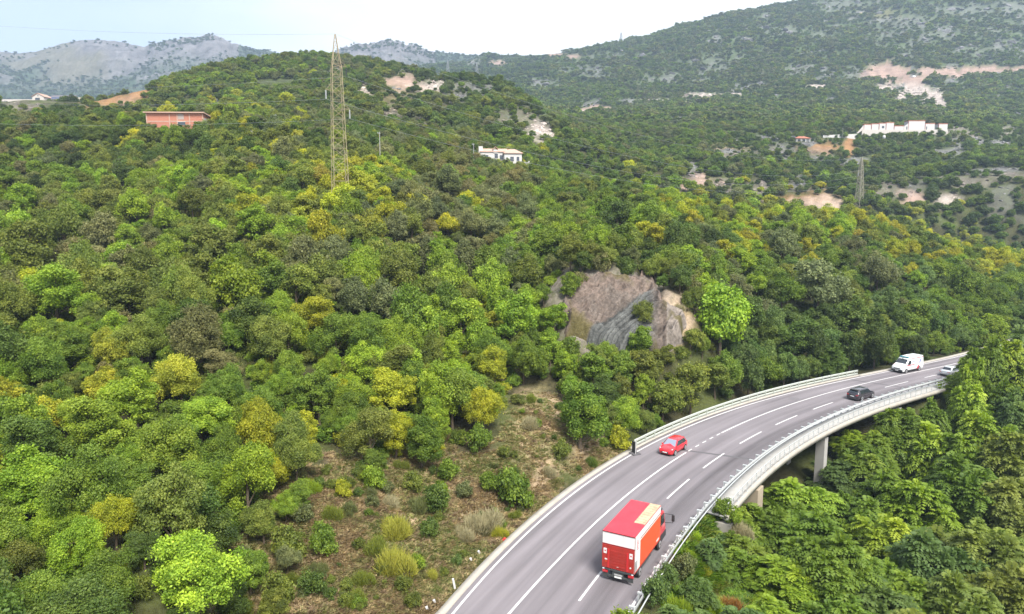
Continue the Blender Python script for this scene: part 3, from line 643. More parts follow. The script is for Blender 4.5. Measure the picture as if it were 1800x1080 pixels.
# ------------------------------------------------------------------ rock cut
gx = np.arange(5.5, 33, .10); gy = np.arange(96, 124, .10); RX, RY = np.meshgrid(gx, gy, indexing='ij'); RX, RY = RX.ravel(), RY.ravel(); RZ0 = ground(RX, RY)
rpx, rpy = proj(RX, RY, RZ0 + 2.1)
ins = cutdist(*proj(RX, RY, RZ0 + 2.2))
wgt = sstep(-6, 16, ins)
qd = rpy + .56*rpx                      # bedding dips down to the left of the face; constant along each layer
qw = RZ0*.86 - RX*.52 + (fbm(RX/6, RZ0/6, 52, 3) - .5)*.9
lay = np.floor(qw/.46); fr = qw/.46 - lay; h1 = _hash(lay.astype(np.int64), lay.astype(np.int64)*0 + 3, 5); h2 = _hash(lay.astype(np.int64) + 1, lay.astype(np.int64)*0 + 3, 5)
ledge = h1*(1 - sstep(.86, 1, fr)) + h2*sstep(.86, 1, fr); crack = sstep(.80, .92, fr)*(1 - sstep(.96, 1, fr)); l2 = np.floor(qw/.13); thin = _hash(l2.astype(np.int64), l2.astype(np.int64)*0 + 7, 9)
q0 = np.median(qw[(np.abs(rpx - 1085) < 12) & (np.abs(rpy - 538) < 10)])
lin = 578 - (rpx - 1030)*.60 + (fbm(rpx/20, rpy/20, 66, 3) - .5)*14
bed = sstep(-3, 4, rpy - lin)*sstep(1165, 1135, rpx)
rough = (ridged(RX/2.1, RY/1.8 + RZ0/1.1, 55, 5) - .6)*1.25
gul = (ridged(RX/3.0 + RZ0/6, RZ0/14, 57, 4) - .6)*1.7
RZ = RZ0 + 2.1*wgt - 1.5*(1 - wgt) + wgt*sstep(2, 30, ins)*(bed*((ledge - .5)*.55 + (thin - .5)*.12) + (1-bed)*(rough*.75 + gul*.35 + (ledge - .5)*.45) + rough*.35)
cA = np.array([.170,.122,.098]); cB = np.array([.118,.104,.090]); cD = np.array([.085,.087,.082]); cP = np.array([.20,.172,.148])
tn = fbm(RX/2.2, RZ0/1.5, 58, 4)[:, None]; c = cA*(1-tn) + cB*tn
c = np.where((rpx > 1172)[:, None], cP, c); c = c*(1 - bed[:, None]) + (cD*((.40 + .8*ledge + .5*thin)*(1 - .6*crack))[:, None])*bed[:, None]
c = c*(1 - (.35*crack*(1-bed))[:, None])*(.55 + .9*fbm(RX/.5, RZ0/.4, 59, 3)[:, None])
grs = (sstep(.55,.7, fbm(RX/2.5, RY/2.5, 62, 3))*(1-bed)*sstep(40, 8, ins))[:, None]; c = c*(1-grs) + np.array([.10,.085,.035])*grs
ir = np.arange(len(RX)).reshape(len(gx), len(gy)); FR = np.stack([ir[:-1,:-1].ravel(), ir[1:,:-1].ravel(), ir[1:,1:].ravel(), ir[:-1,1:].ravel()], 1)
keepf = (wgt[FR] > .02).any(1)
rk = link('rock_face', mesh_np('rock_face', np.c_[RX, RY, RZ], FR[keepf], [M['ground']], False, vcol=c)); tag(rk, 'bare pinkish rock cut with dark slanting layers above the bridge', 'rock face', kind='structure')
# ------------------------------------------------------------------ foliage prototypes
M['leaf_s'] = leaf_material('leaf_scatter', inst=True)
def unit(a): return a/np.maximum(np.linalg.norm(a, axis=-1, keepdims=True), 1e-9)
def leaf_quads(P, Nrm, L, Wd, rng):
    """one kite-shaped leaf (or leaf spray) per point"""
    n = len(P); t = unit(rng.normal(size=(n, 3)) + np.array([0, 0, -.25])); t = unit(t - (t*Nrm).sum(1, keepdims=True)*Nrm); b = np.cross(Nrm, t)
    L = np.asarray(L)[:, None]; Wd = np.asarray(Wd)[:, None]
    V = np.stack([P - t*L*.5, P + b*Wd*.5 - t*L*.05, P + t*L*.5 - Nrm*L*.12, P - b*Wd*.5 - t*L*.05], 1).reshape(-1, 3)
    return V, np.arange(4*n).reshape(n, 4)
def crown_np(seed, nleaf, leaf, Rr=3.0, H=7.0, base=1.7, nclump=34, flat=1.0, csize=(.26, .42), open_=0.0):
    """leaves gathered in clumps over an uneven crown volume"""
    rng = np.random.default_rng(seed)
    cz = (H + base)/2; hz = (H - base)/2
    nl = int(rng.integers(2, 5)); LB = []
    for q in range(nl):
        a = rng.uniform(0, 6.283); o_ = Rr*rng.uniform(.22, .50); f = rng.uniform(.50, .74) if nl > 2 else rng.uniform(.62, .8)
        LB.append((math.cos(a + q*6.283/nl)*o_, math.sin(a + q*6.283/nl)*o_, base + (H - base)*rng.uniform(.40, .66), Rr*f, (H - base)*rng.uniform(.30, .42)))
    LB.append((0, 0, base + (H - base)*.62, Rr*.55, (H - base)*.40))
    C = []; D = []
    for lx, ly, lz, lr, lh in LB:
        m = int(nclump*1.15/len(LB)) + 1; d_ = unit(rng.normal(size=(m*3, 3))); d_ = d_[d_[:, 2] > -.75][:m]; rd = rng.uniform(.35, 1.0, len(d_))**.55
        C.append(np.c_[lx + d_[:, 0]*rd*lr*.85, ly + d_[:, 1]*rd*lr*.85, lz + d_[:, 2]*rd*lh*.9]); D.append(d_)
    C = np.concatenate(C); D = np.concatenate(D); C[:, 2] = np.maximum(C[:, 2], base + .1)
    cr = rng.uniform(csize[0], csize[1], len(D))*Rr*np.where(D[:, 2] > .2, .95, .82)
    share = cr**2/(cr**2).sum(); P = []; Nn = []; T = []; cid = []
    for k in range(len(C)):
        m = max(4, int(nleaf*share[k])); d = unit(rng.normal(size=(m, 3)) + .55*unit(C[k:k+1] - np.array([[0, 0, cz*.8]])) + np.array([0, 0, .30]))
        r = cr[k]*(.45 + .70*rng.uniform(size=m)**.9 + .55*(rng.uniform(size=m) < .10)*rng.uniform(size=m))
        br = 1 + .28*np.sin(d[:, 0]*5 + k) * np.sin(d[:, 1]*5 + 2*k)
        P.append(C[k] + d*(r*br)[:, None]*np.array([1.0, 1.0, .88])); Nn.append(unit(d*.8 + np.array([0, 0, .25]) + rng.normal(size=(m, 3))*.6))
        T.append(np.clip(rng.normal(.46 + rng.normal()*.17, .18, m), 0, 1))
    P = np.concatenate(P); Nn = np.concatenate(Nn); T = np.concatenate(T)
    s = leaf*rng.uniform(.65, 1.35, len(P))
    V, Q = leaf_quads(P, Nn, s*1.25, s*.85, rng)
    return V, Q, T, C
def frond_np(seed, nfr, Rr=3.0, H=7.0, base=1.5, flen=1.25, pairs=6, wid=.17):
    """long drooping pinnate leaves springing from the twig ends"""
    rng = np.random.default_rng(seed); cz = (H + base)/2; hz = (H - base)/2
    ncl = 48; D = unit(rng.normal(size=(ncl*3, 3))); D = D[D[:, 2] > -.7][:ncl]
    rad = rng.uniform(.35, 1, len(D))**.6; az = np.arctan2(D[:, 1], D[:, 0]); lump = 1 + .22*np.sin(2*az + seed) + .15*np.sin(3*az + 2*seed)
    C = np.c_[D[:, 0]*rad*lump*Rr*.82, D[:, 1]*rad*lump*Rr*.82, cz + D[:, 2]*rad*hz*.85]
    k = rng.integers(0, len(C), nfr)
    d0 = unit(rng.normal(size=(nfr, 3))*.8 + unit(C[k] - np.array([0, 0, cz*.7]))*.8 + np.array([0, 0, .55]))
    p0 = C[k] + d0*rng.uniform(.0, .45, nfr)[:, None]; L = flen*rng.uniform(.6, 1.25, nfr)
    Vs = []; ts = rng.normal(.48, .13, len(C))[k] + rng.normal(0, .10, nfr); T = []
    side = unit(np.cross(d0, np.array([0, 0, 1.0]) + rng.normal(size=(nfr, 3))*.15))
    for j in range(pairs):
        t = (j + .6)/pairs
        c = p0 + d0*(L*t)[:, None] + np.array([0, 0, -1.0])*(L*.55*t*t)[:, None]
        tn = unit(d0 + np.array([0, 0, -1.1])*t); nn = unit(np.cross(side, tn))
        ln = (L*.30*(1 - .45*abs(t - .45)*2))[:, None]; w_ = wid*L[:, None]*.9
        for sg in (-1, 1):
            o = unit(side*sg + tn*.35 - nn*.0 + np.array([0, 0, -.22]))
            a = c; tip = c + o*ln*1.25; mid = c + o*ln*.55
            Vs.append(np.stack([a, mid + tn*w_*.5, tip, mid - tn*w_*.5], 1)); T.append(np.clip(ts + rng.normal(0, .05, nfr), 0, 1))
    V = np.concatenate(Vs).reshape(-1, 3); Q = np.arange(len(V)).reshape(-1, 4)
    return V, Q, np.concatenate(T), C
def blades_np(seed, n, H, spread, w, lean=.5, base=.15):
    rng = np.random.default_rng(seed); a = rng.uniform(0, 6.283, n); r = np.sqrt(rng.uniform(0, 1, n))
    p = np.c_[np.cos(a)*r*base, np.sin(a)*r*base, np.zeros(n)]
    d = unit(np.c_[np.cos(a)*r*lean + rng.normal(size=n)*.15, np.sin(a)*r*lean + rng.normal(size=n)*.15, np.ones(n)])
    h = H*rng.uniform(.55, 1.1, n)*(1 - .25*r); s = unit(np.c_[-np.sin(a) + rng.normal(size=n)*.6, np.cos(a) + rng.normal(size=n)*.6, np.zeros(n)])
    m = p + d*(h*.55)[:, None]; t = p + d*h[:, None] + np.c_[np.cos(a), np.sin(a), -np.ones(n)*.5]*(h*spread)[:, None]
    V = np.stack([p - s*w*.3, p + s*w*.3, m + s*w*.5, t, m - s*w*.5], 1).reshape(-1, 3)
    return V, np.arange(5*n).reshape(n, 5), np.clip(rng.normal(.5, .2, n), 0, 1)
def broom_np(seed, n=4200, Rr=1.25, H=1.45):
    rng = np.random.default_rng(seed); nc = 7; c0 = np.c_[rng.uniform(-.5, .5, nc)*Rr, rng.uniform(-.5, .5, nc)*Rr, np.zeros(nc)]; k = rng.integers(0, nc, n)
    rr = rng.uniform(.42, .62, nc)*Rr; hh = rng.uniform(.6, 1.0, nc)*H*.85
    d = unit(rng.normal(size=(n, 3))); d[:, 2] = abs(d[:, 2]); f = rng.uniform(.35, 1, n)**.5
    p = c0[k] + np.c_[d[:, 0]*rr[k]*f, d[:, 1]*rr[k]*f, d[:, 2]*hh[k]*f]
    g = unit(d*.55 + np.array([0, 0, .8]) + rng.normal(size=(n, 3))*.28); L = rng.uniform(.18, .38, n)*(1 + 1.1*(rng.uniform(size=n) < .22)); sd = unit(np.cross(g, rng.normal(size=(n, 3)))); w = .020
    V = np.stack([p - sd*w, p + sd*w, p + g*L[:, None] + sd*w*.3, p + g*L[:, None] - sd*w*.3], 1).reshape(-1, 3)
    return V, np.arange(4*n).reshape(n, 4), np.clip(rng.normal(.35 + .3*f, .15), 0, 1)
def trunk_np(seed, C, H, r0=.17, limbs=9):
    rng = np.random.default_rng(seed + 500); mb = MB()
    top = Vector((rng.normal()*.15, rng.normal()*.15, H*.72)); mid = Vector((rng.normal()*.12, rng.normal()*.12, H*.35))
    mb.tube([(0,0,-.5), (0,0,.2), mid, top], [r0*1.35, r0, r0*.72, r0*.25], 7)
    order = rng.permutation(len(C))[:limbs]
    for k in order:
        t = rng.uniform(.25, .85); b = mid.lerp(top, t) if rng.uniform() < .6 else Vector((0,0,.2)).lerp(mid, .55 + .45*t)
        e = Vector(C[k]); m_ = b.lerp(e, .5) + Vector((0, 0, .25))
        mb.tube([b, m_, e], [r0*.42, r0*.28, r0*.08], 5)
    return np.array(mb.v), mb.f
def crown_mesh(name, V, Q, T, m='leaf'): return mesh_np(name, V, Q, [M[m]], fattr={'tint': T})
def whole_mesh(name, V, Q, T, tv, tf):
    q4 = [f for f in tf if len(f) == 4]; ot = [f for f in tf if len(f) != 4]; F_ = [Q, np.array(q4) + len(V)]; n = [len(Q), len(q4)]
    for k in sorted(set(len(f) for f in ot)):
        g = [f for f in ot if len(f) == k]; F_.append(np.array(g) + len(V)); n.append(len(g))
    if Q.shape[1] != 4: pass
    return mesh_np(name, np.r_[V, tv], F_, [M['leaf_s'], M['bark']], fattr={'tint': np.r_[T, np.zeros(sum(n[1:]))]}, midx=np.r_[np.zeros(n[0]), np.ones(sum(n[1:]))])
def poly_mesh(name, v, f, mat):
    me = bpy.data.meshes.new(name); me.from_pydata([tuple(p) for p in v], [], f); me.materials.append(mat); return me

SPEC = []          # near/mid broadleaf forms: round, spreading, tall, open
for k, (Rr, H, base, flat, ncl, cs) in enumerate([(3.0,7.0,.5,1.0,64,(.17,.34)),(3.3,6.4,.7,.95,80,(.15,.30)),(2.6,7.6,.4,1.05,60,(.18,.34)),(3.1,6.8,.9,1.0,56,(.18,.38)),(2.9,7.2,.3,1.05,84,(.14,.28)),(3.4,7.0,1.1,.9,70,(.16,.32)),(2.7,6.6,.2,1.1,66,(.16,.32)),(3.0,7.4,.8,1.0,50,(.2,.4))]):
    SPEC.append((Rr, H, base, flat, ncl, cs))
NEAR, MID, FARP, TINY, FEA, FEAM = [], [], [], [], [], []
for k, (Rr, H, base, flat, ncl, cs) in enumerate(SPEC):
    V, Q, T, C = crown_np(100 + k, 30000, .135, Rr, H, base, ncl, flat, cs); tv, tf = trunk_np(k, C, H)
    NEAR.append((crown_mesh('crown', V, Q, T), poly_mesh('trunk', tv, tf, M['bark']), Rr, H))
    V, Q, T, C = crown_np(100 + k, 11000, .21, Rr, H, base, ncl, flat, cs); tv, tf = trunk_np(k, C, H, limbs=6)
    MID.append((crown_mesh('crown', V, Q, T), poly_mesh('trunk', tv, tf, M['bark']), whole_mesh('tree', V, Q, T, tv, tf), Rr, H))
for k in range(5):
    Rr, H, base, flat, ncl, cs = SPEC[k]
    V, Q, T, C = crown_np(200 + k, 2800, .42, Rr, H*.95, .2, 34, flat, (.28, .46)); FARP.append(crown_mesh('far_tree', V, Q, T, 'leaf_s'))
    V, Q, T, C = crown_np(300 + k, 260, 1.15, Rr, H*.9, .2, 12, flat, (.32, .5)); TINY.append(crown_mesh('tiny_tree', V, Q, T, 'leaf_s'))
for k in range(4):
    V, Q, T, C = frond_np(400 + k, 2300, 3.0 + .2*k, 6.6 + .5*k, .6); tv, tf = trunk_np(20 + k, C, 6.6, .13)
    FEA.append((crown_mesh('crown', V, Q, T), poly_mesh('trunk', tv, tf, M['bark']), whole_mesh('feathery', V, Q, T, tv, tf), 3.0 + .2*k, 6.6 + .5*k))
BUSH, BROOM = [], []
for k in range(4):
    V, Q, T, C = crown_np(500 + k, 3600, .15, 1.5, 1.9, -.25, 22, 1.0, (.28, .46)); BUSH.append(crown_mesh('bush', V, Q, T))
    V, Q, T = broom_np(600 + k); BROOM.append(mesh_np('broom_shrub', V, Q, [M['leaf']], fattr={'tint': T}))
TUFT = []
for k in range(5):
    V, Q, T = blades_np(700 + k, 34, .50, .35, .06, 1.7, .25); TUFT.append(mesh_np('grass_tuft', V, Q, [M['leaf_s']], fattr={'tint': T}))

# ------------------------------------------------------------------ colours (leaf albedo)
PAL = {'olive':(0.161,0.199,0.035),'mid':(0.143,0.216,0.027),'lime':(0.238,0.356,0.033),'ygreen':(0.337,0.356,0.028),'yellow':(0.316,0.330,0.038),
       'orange':(0.299,0.269,0.042),'dark':(0.061,0.095,0.021),'dgreen':(0.098,0.150,0.028),'greybrown':(0.187,0.190,0.066),'bluegreen':(0.114,0.178,0.045),'broom':(0.310,0.320,0.057),
       'fresh':(0.209,0.302,0.029),'rust':(0.291,0.172,0.051),'greygreen':(0.153,0.178,0.064),'straw':(.34,.315,.18)}
PN = list(PAL)
# photo regions: x, y, radius, weights
REG = [(150,250,160,dict(dgreen=4,olive=4,dark=2,greygreen=1)),(350,250,120,dict(dgreen=3,olive=3,yellow=.7,ygreen=1,orange=.04)),(520,260,120,dict(olive=4,greygreen=3,dgreen=3,yellow=.4,ygreen=1,orange=.03)),
 (600,340,110,dict(yellow=.9,ygreen=4,fresh=2,olive=2,orange=.05)),(480,330,100,dict(ygreen=2,olive=2,yellow=1,fresh=1)),(120,360,160,dict(olive=4,greybrown=1.5,fresh=2,lime=1,mid=1)),(320,370,160,dict(olive=4,fresh=3,greygreen=1,lime=1)),
 (120,480,150,dict(olive=3,greybrown=2,fresh=2,mid=1)),(330,480,150,dict(olive=4,greybrown=1.5,mid=2,fresh=1.5,lime=.7)),(600,450,140,dict(olive=4,mid=2,greygreen=2,fresh=1.5)),
 (800,350,120,dict(olive=3,greygreen=2,greybrown=1.5,fresh=1,ygreen=.8)),(820,300,70,dict(dgreen=2,greybrown=3,olive=2)),(850,450,120,dict(olive=3,mid=2,greygreen=2,fresh=2,greybrown=1)),(700,560,140,dict(fresh=4,mid=3,olive=2,lime=1.5,ygreen=.7)),
 (880,600,130,dict(mid=4,fresh=3,ygreen=1,lime=1,olive=1)),(550,620,120,dict(fresh=4,mid=2,ygreen=1.5,lime=1)),(330,600,130,dict(olive=3,mid=3,dgreen=2,greybrown=1)),(120,590,130,dict(olive=3,mid=2,ygreen=1,fresh=1)),
 (100,720,130,dict(fresh=3,mid=3,lime=1.5,ygreen=1,dgreen=1)),(320,760,140,dict(mid=4,fresh=2,dgreen=1)),(560,740,130,dict(ygreen=2.5,olive=2,mid=2,fresh=2)),(740,720,110,dict(ygreen=2,fresh=3,mid=2,olive=1)),(100,880,140,dict(fresh=2,mid=3,lime=1.5,dgreen=2,ygreen=1)),(80,1030,130,dict(dgreen=3,mid=2,olive=2)),(300,950,120,dict(mid=2,olive=2,dgreen=2,ygreen=1)),
 (1020,400,100,dict(mid=3,olive=2,fresh=2,dgreen=1)),(1150,370,90,dict(ygreen=2,fresh=3,mid=2,olive=1)),(1150,430,80,dict(mid=2,olive=2,dgreen=3)),(1300,390,100,dict(ygreen=3,fresh=3,yellow=.4,olive=1,greygreen=1)),(1450,400,90,dict(ygreen=3,yellow=.6,olive=2,fresh=2,orange=.03)),(1600,420,80,dict(ygreen=3,yellow=.9,olive=2,orange=.05,mid=1.5)),(1720,450,80,dict(ygreen=2,yellow=.6,orange=.04,mid=2.5,olive=2)),
 (1350,480,100,dict(dgreen=3,mid=3,greygreen=2,olive=2,fresh=1)),(1500,500,100,dict(dgreen=4,mid=2,greygreen=2,olive=2)),(1650,520,100,dict(bluegreen=3,mid=4,dgreen=2,fresh=1)),(1750,540,100,dict(mid=3,bluegreen=2,dgreen=2,fresh=1)),(1450,590,90,dict(dgreen=4,dark=2,greygreen=1,bluegreen=2)),(1600,600,80,dict(dgreen=4,bluegreen=3,dark=2)),(1200,660,90,dict(olive=4,mid=2,fresh=1)),(1330,620,80,dict(dgreen=3,bluegreen=2,mid=1)),(1080,660,70,dict(olive=2,mid=3,fresh=1)),
 (1300,860,120,dict(bluegreen=2,mid=3,fresh=3)),(1400,950,140,dict(bluegreen=1.5,mid=4,olive=1,fresh=3,ygreen=.4)),(1600,1000,150,dict(mid=4,olive=2,fresh=2.5,rust=.25)),(1750,1000,120,dict(olive=4,mid=2,greybrown=.4)),(1600,800,140,dict(mid=4,bluegreen=1.5,fresh=3)),(1740,800,110,dict(dgreen=1,mid=4,fresh=2,olive=1)),(1700,680,110,dict(mid=4,bluegreen=1,fresh=3)),(1200,1020,100,dict(bluegreen=3,mid=3)),
 # hills
 (400,130,160,dict(mid=3,olive=3,dgreen=1,fresh=1)),(560,180,140,dict(greygreen=3,dgreen=3,olive=2)),(750,220,140,dict(dgreen=3,greygreen=2,olive=2,mid=1)),(900,180,110,dict(dgreen=3,olive=2,mid=2)),(100,200,90,dict(dgreen=4,dark=1)),
 (1100,220,160,dict(dgreen=3,mid=2,greygreen=2)),(1100,290,120,dict(dgreen=3,mid=3,olive=1)),(1400,280,160,dict(dgreen=3,dark=2,mid=1,olive=1)),(1650,280,160,dict(dgreen=3,dark=2,mid=1.5)),(1250,160,220,dict(dgreen=3,greygreen=2,mid=2,olive=1)),(1600,150,200,dict(dgreen=3,greygreen=2,mid=1.5,olive=1.2)),(1400,70,260,dict(dgreen=3,greygreen=3,olive=1.5)),(1750,380,80,dict(dgreen=4,dark=2)),(1750,200,120,dict(mid=2,dgreen=3,olive=1)),(850,110,130,dict(dgreen=3,dark=2,bluegreen=1))]
_rw = np.array([[r[3].get(k, 0) for k in PN] for r in REG]); _rw = _rw/_rw.sum(1, keepdims=True)
_rx = np.array([r[0] for r in REG]); _ry = np.array([r[1] for r in REG]); _rr = np.array([r[2] for r in REG])
def colour_idx(px, py, rng, patch=None):
    out = np.empty(len(px), int)
    for a in range(0, len(px), 4000):
        x = px[a:a+4000]; y = py[a:a+4000]
        g = np.exp(-1.6*(((x[:, None] - _rx)/_rr)**2 + ((y[:, None] - _ry)/(_rr*.75))**2)) + 1e-9
        p = (g/g.sum(1, keepdims=True)) @ _rw; c = np.cumsum(p, 1)
        q = rng.uniform(size=len(x)) if patch is None else np.clip(patch[a:a+4000], 0, .999)
        out[a:a+4000] = np.minimum((q[:, None] > c).sum(1), len(PN)-1)
    return out

# ------------------------------------------------------------------ places that stay open to view: polygon in the photo, distance
ROADP = [(765,1080),(1112,795),(1112,772),(1300,692),(1512,645),(1570,645),(1695,617),(1700,632),(1674,646),(1670,668),(1642,692),(1530,738),(1456,778),(1400,818),(1340,865),(1290,908),(1262,918),(1235,905),(1180,985),(1125,1080)]
BANKP = [(530,850),(640,838),(740,850),(850,755),(895,700),(950,690),(985,800),(1108,792),(930,930),(780,1078),(560,1080),(520,960)]
CLEAR = [(ROADP, 128), (BANKP, 78), (CUT, 112), ([(840,258),(915,263),(930,282),(856,273)], 246), ([(254,193),(362,197),(366,214),(254,216)], 227),
         ([(1512,216),(1640,214),(1640,229),(1560,233),(1512,236)], 530), ([(1400,242),(1425,242),(1425,250),(1400,250)], 498), ([(1447,236),(1505,234),(1505,241),(1447,242)], 510),
         ([(0,160),(140,160),(140,181),(0,183)], 420), ([(1200,915),(1262,918),(1220,1000),(1180,1020)], 60), ([(1190,960),(1260,930),(1290,990),(1340,1060),(1230,1080),(1170,1060)], 52), ([(455,141),(515,138),(515,145),(460,150)], 470),
         ([(581,230),(600,230),(601,262),(580,262)], 136),([(1511,278),(1519,278),(1520,345),(1510,345)], 420)]
_ang = np.linspace(0, 2*np.pi, 9)[:-1]
def blocked(x, y, z, r, h, frac=.8):
    """True where a crown of radius r and height h would hide one of the open places"""
    bad = np.zeros(len(x), bool)
    for a in list(_ang) + [None]:
        if a is None: X = x; Zz = z + h*.6
        else: X = x + np.cos(a)*r*frac; Zz = z + h*.56 + np.sin(a)*h*.42*frac*1.1
        px, py = proj(X, y, Zz)
        for poly, Y in CLEAR: bad |= inpoly(px, py, poly) & (y < Y)
    return bad

# ------------------------------------------------------------------ hero trees read off the photo: crown centre, crown width, colour, form
HERO = [(345,1000,165,'lime',0,'b'),(462,915,80,'olive',1,'b'),(438,1000,84,'mid',4,'b'),(482,1062,70,'olive',6,'b'),(525,872,56,'mid',2,'b'),(398,1050,84,'dgreen',3,'b'),(505,980,54,'greygreen',5,'b'),(50,850,150,'lime',4,'b'),(150,955,110,'fresh',1,'b'),(30,985,90,'olive',3,'b'),(200,910,100,'ygreen',5,'b'),(170,750,120,'fresh',2,'b'),(290,790,130,'mid',0,'b'),(240,700,120,'fresh',4,'b'),
 (185,612,78,'yellow',1,'b'),(318,668,95,'yellow',3,'b'),(175,690,80,'ygreen',6,'b'),(450,750,110,'ygreen',1,'b'),(520,800,90,'olive',5,'b'),(690,690,85,'ygreen',2,'b'),(650,760,95,'olive',0,'b'),(560,690,100,'mid',4,'b'),(740,770,90,'mid',6,'b'),(850,720,80,'ygreen',3,'b'),(1020,725,115,'mid',6,'b'),(1060,690,70,'dgreen',4,'b'),
 (1215,680,85,'olive',0,'b'),(1165,700,70,'olive',4,'b'),(1258,668,60,'olive',2,'b'),(1268,560,125,'lime',1,'b'),(1022,468,44,'dgreen',0,'b'),(1068,458,40,'olive',2,'b'),(1112,455,42,'greygreen',4,'b'),(1150,470,50,'olive',5,'b'),(1195,488,48,'dgreen',3,'b'),(1222,525,46,'olive',1,'b'),(1000,505,46,'mid',6,'b'),(975,560,52,'fresh',2,'b'),(1215,600,46,'olive',0,'b'),(1060,622,44,'mid',3,'b'),(1100,632,40,'dgreen',6,'b'),(1165,632,44,'olive',2,'b'),(1130,597,56,'mid',6,'b'),(1128,552,46,'olive',3,'b'),(350,590,115,'greybrown',1,'b'),(110,395,80,'olive',5,'b'),(185,410,75,'greybrown',1,'b'),(240,365,65,'lime',3,'b'),(290,385,60,'fresh',5,'b'),(545,425,55,'lime',2,'b'),(400,500,110,'fresh',1,'b'),(590,590,85,'mid',0,'b'),(640,640,90,'lime',4,'b'),(555,560,80,'ygreen',2,'b'),(480,600,90,'olive',3,'b'),(810,560,80,'fresh',0,'b'),(700,400,62,'greygreen',1,'b'),(830,395,60,'greybrown',5,'b'),(760,252,38,'lime',6,'b'),(815,275,42,'greybrown',1,'b'),(790,320,60,'greygreen',3,'b'),
 (640,295,45,'ygreen',2,'b'),(560,300,40,'ygreen',0,'b'),(620,348,42,'ygreen',4,'b'),(594,352,50,'ygreen',3,'b'),(575,352,40,'olive',1,'b'),(670,370,50,'lime',1,'b'),(40,350,60,'lime',0,'b'),(1440,500,95,'greygreen',0,'b'),(1545,480,80,'greygreen',5,'b'),(1500,560,85,'dgreen',4,'b'),(1395,600,80,'dgreen',2,'b'),(1615,560,70,'mid',0,'b'),(1690,500,70,'mid',1,'b'),(1380,430,60,'greygreen',3,'b'),(1610,405,34,'yellow',2,'b'),(1650,430,36,'ygreen',1,'b'),(1470,415,40,'ygreen',4,'b'),(1085,380,60,'dgreen',0,'b'),(960,430,60,'mid',2,'b'),(925,480,70,'olive',5,'b'),(920,630,80,'mid',1,'b'),(990,640,60,'fresh',4,'b'),(760,620,80,'olive',1,'b'),(870,640,75,'ygreen',6,'b'),(100,520,110,'fresh',2,'b'),(230,520,100,'olive',4,'b'),(80,640,100,'mid',3,'b'),(400,680,90,'mid',5,'b'),
 (700,480,80,'olive',3,'b'),(520,500,80,'olive',0,'b'),(620,520,75,'greygreen',1,'b'),(60,440,110,'olive',0,'b'),(370,430,80,'olive',2,'b'),(450,395,80,'fresh',4,'b')]
# right valley: crown centre x, crown top y, distance, width, colour (tall trees of the gully)
HERO2 = [(1738,600,101,70,'mid'),(1772,586,105,80,'fresh'),(1800,575,107,80,'bluegreen'),(1716,622,99,46,'fresh'),(1694,670,98,50,'fresh'),(1752,650,97,90,'mid'),(1712,676,95,80,'fresh'),(1790,680,92,100,'bluegreen'),(1640,708,94,60,'mid'),(1582,706,90,90,'mid'),(1540,760,88,80,'mid'),(1500,758,90,70,'fresh'),(1470,810,84,80,'bluegreen'),(1650,740,86,120,'fresh'),(1730,728,82,120,'fresh'),(1790,750,78,120,'olive'),
 (1400,845,72,120,'fresh'),(1350,880,66,120,'mid'),(1300,895,62,90,'mid'),(1290,935,56,110,'mid'),(1420,900,64,150,'mid'),(1500,860,72,120,'mid'),(1560,830,76,110,'mid'),(1620,840,72,120,'fresh'),(1700,810,74,130,'mid'),(1780,830,70,120,'olive'),(1560,910,64,130,'fresh'),(1480,960,56,150,'mid'),(1640,940,58,150,'bluegreen'),(1740,920,58,150,'olive'),(1390,990,50,130,'fresh'),(1580,1010,50,170,'mid'),(1700,1020,48,160,'olive'),(1480,1035,46,120,'mid'),(1790,1000,50,150,'olive'),(1250,972,53,50,'bluegreen'),(1230,1040,46,60,'bluegreen'),(1360,1050,44,80,'fresh'),(1300,965,53.5,80,'mid')]

rngT = np.random.default_rng(11)
def march(px, py, k, wpx):
    """where along the ray does a crown of this apparent width stand on the ground"""
    Ys = np.geomspace(32, 420, 500); x, y, z = at_y(np.full(500, px), np.full(500, py), Ys)
    g = ground(x, Ys); h = wpx*Ys/F*1.10
    f = z - (g + .58*h); i = np.argmax(f < 0)
    return x[i], Ys[i], g[i], wpx*Ys[i]/F/2, h[i]
trees = []       # x, y, z, r, h, colour name, form index, kind, hero
for px, py, wpx, c, form, kd in HERO:
    x, y, z, r, h = march(px, py, form, wpx); trees.append((x, y, z, r, h, PN.index(c), form, 0, 1))
for k, (px, py, Y, wpx, c) in enumerate(HERO2):
    x, y, z = at_y(px, py, Y); g = ground1(x, Y); h = max(z - g, 2.5); r = wpx*Y/F/2
    trees.append((x, Y, g, r, h, PN.index(c), k % 4, 1 if (px < 1690 or k % 3) else 1, 1))
for k, (px, py, Y, wpx, c) in enumerate([(590,326,131,60,'ygreen'),(610,338,129,50,'fresh'),(568,340,130,52,'olive')]):
    x, y, z = at_y(px, py, Y); g = ground1(x, Y); trees.append((x, Y, g, wpx*Y/F/2, max(z - g, 3.0), PN.index(c), k + 2, 0, 1))
hero = np.array([(t[0], t[1], t[3]) for t in trees])
for (px, py, wpx, c, form, kd), t in zip(HERO, trees):
    if wpx >= 60: CLEAR.append(([(px + wpx*.36*math.cos(a), py + wpx*.34*math.sin(a)) for a in np.linspace(0, 6.283, 9)[:-1]], t[1] - .5))

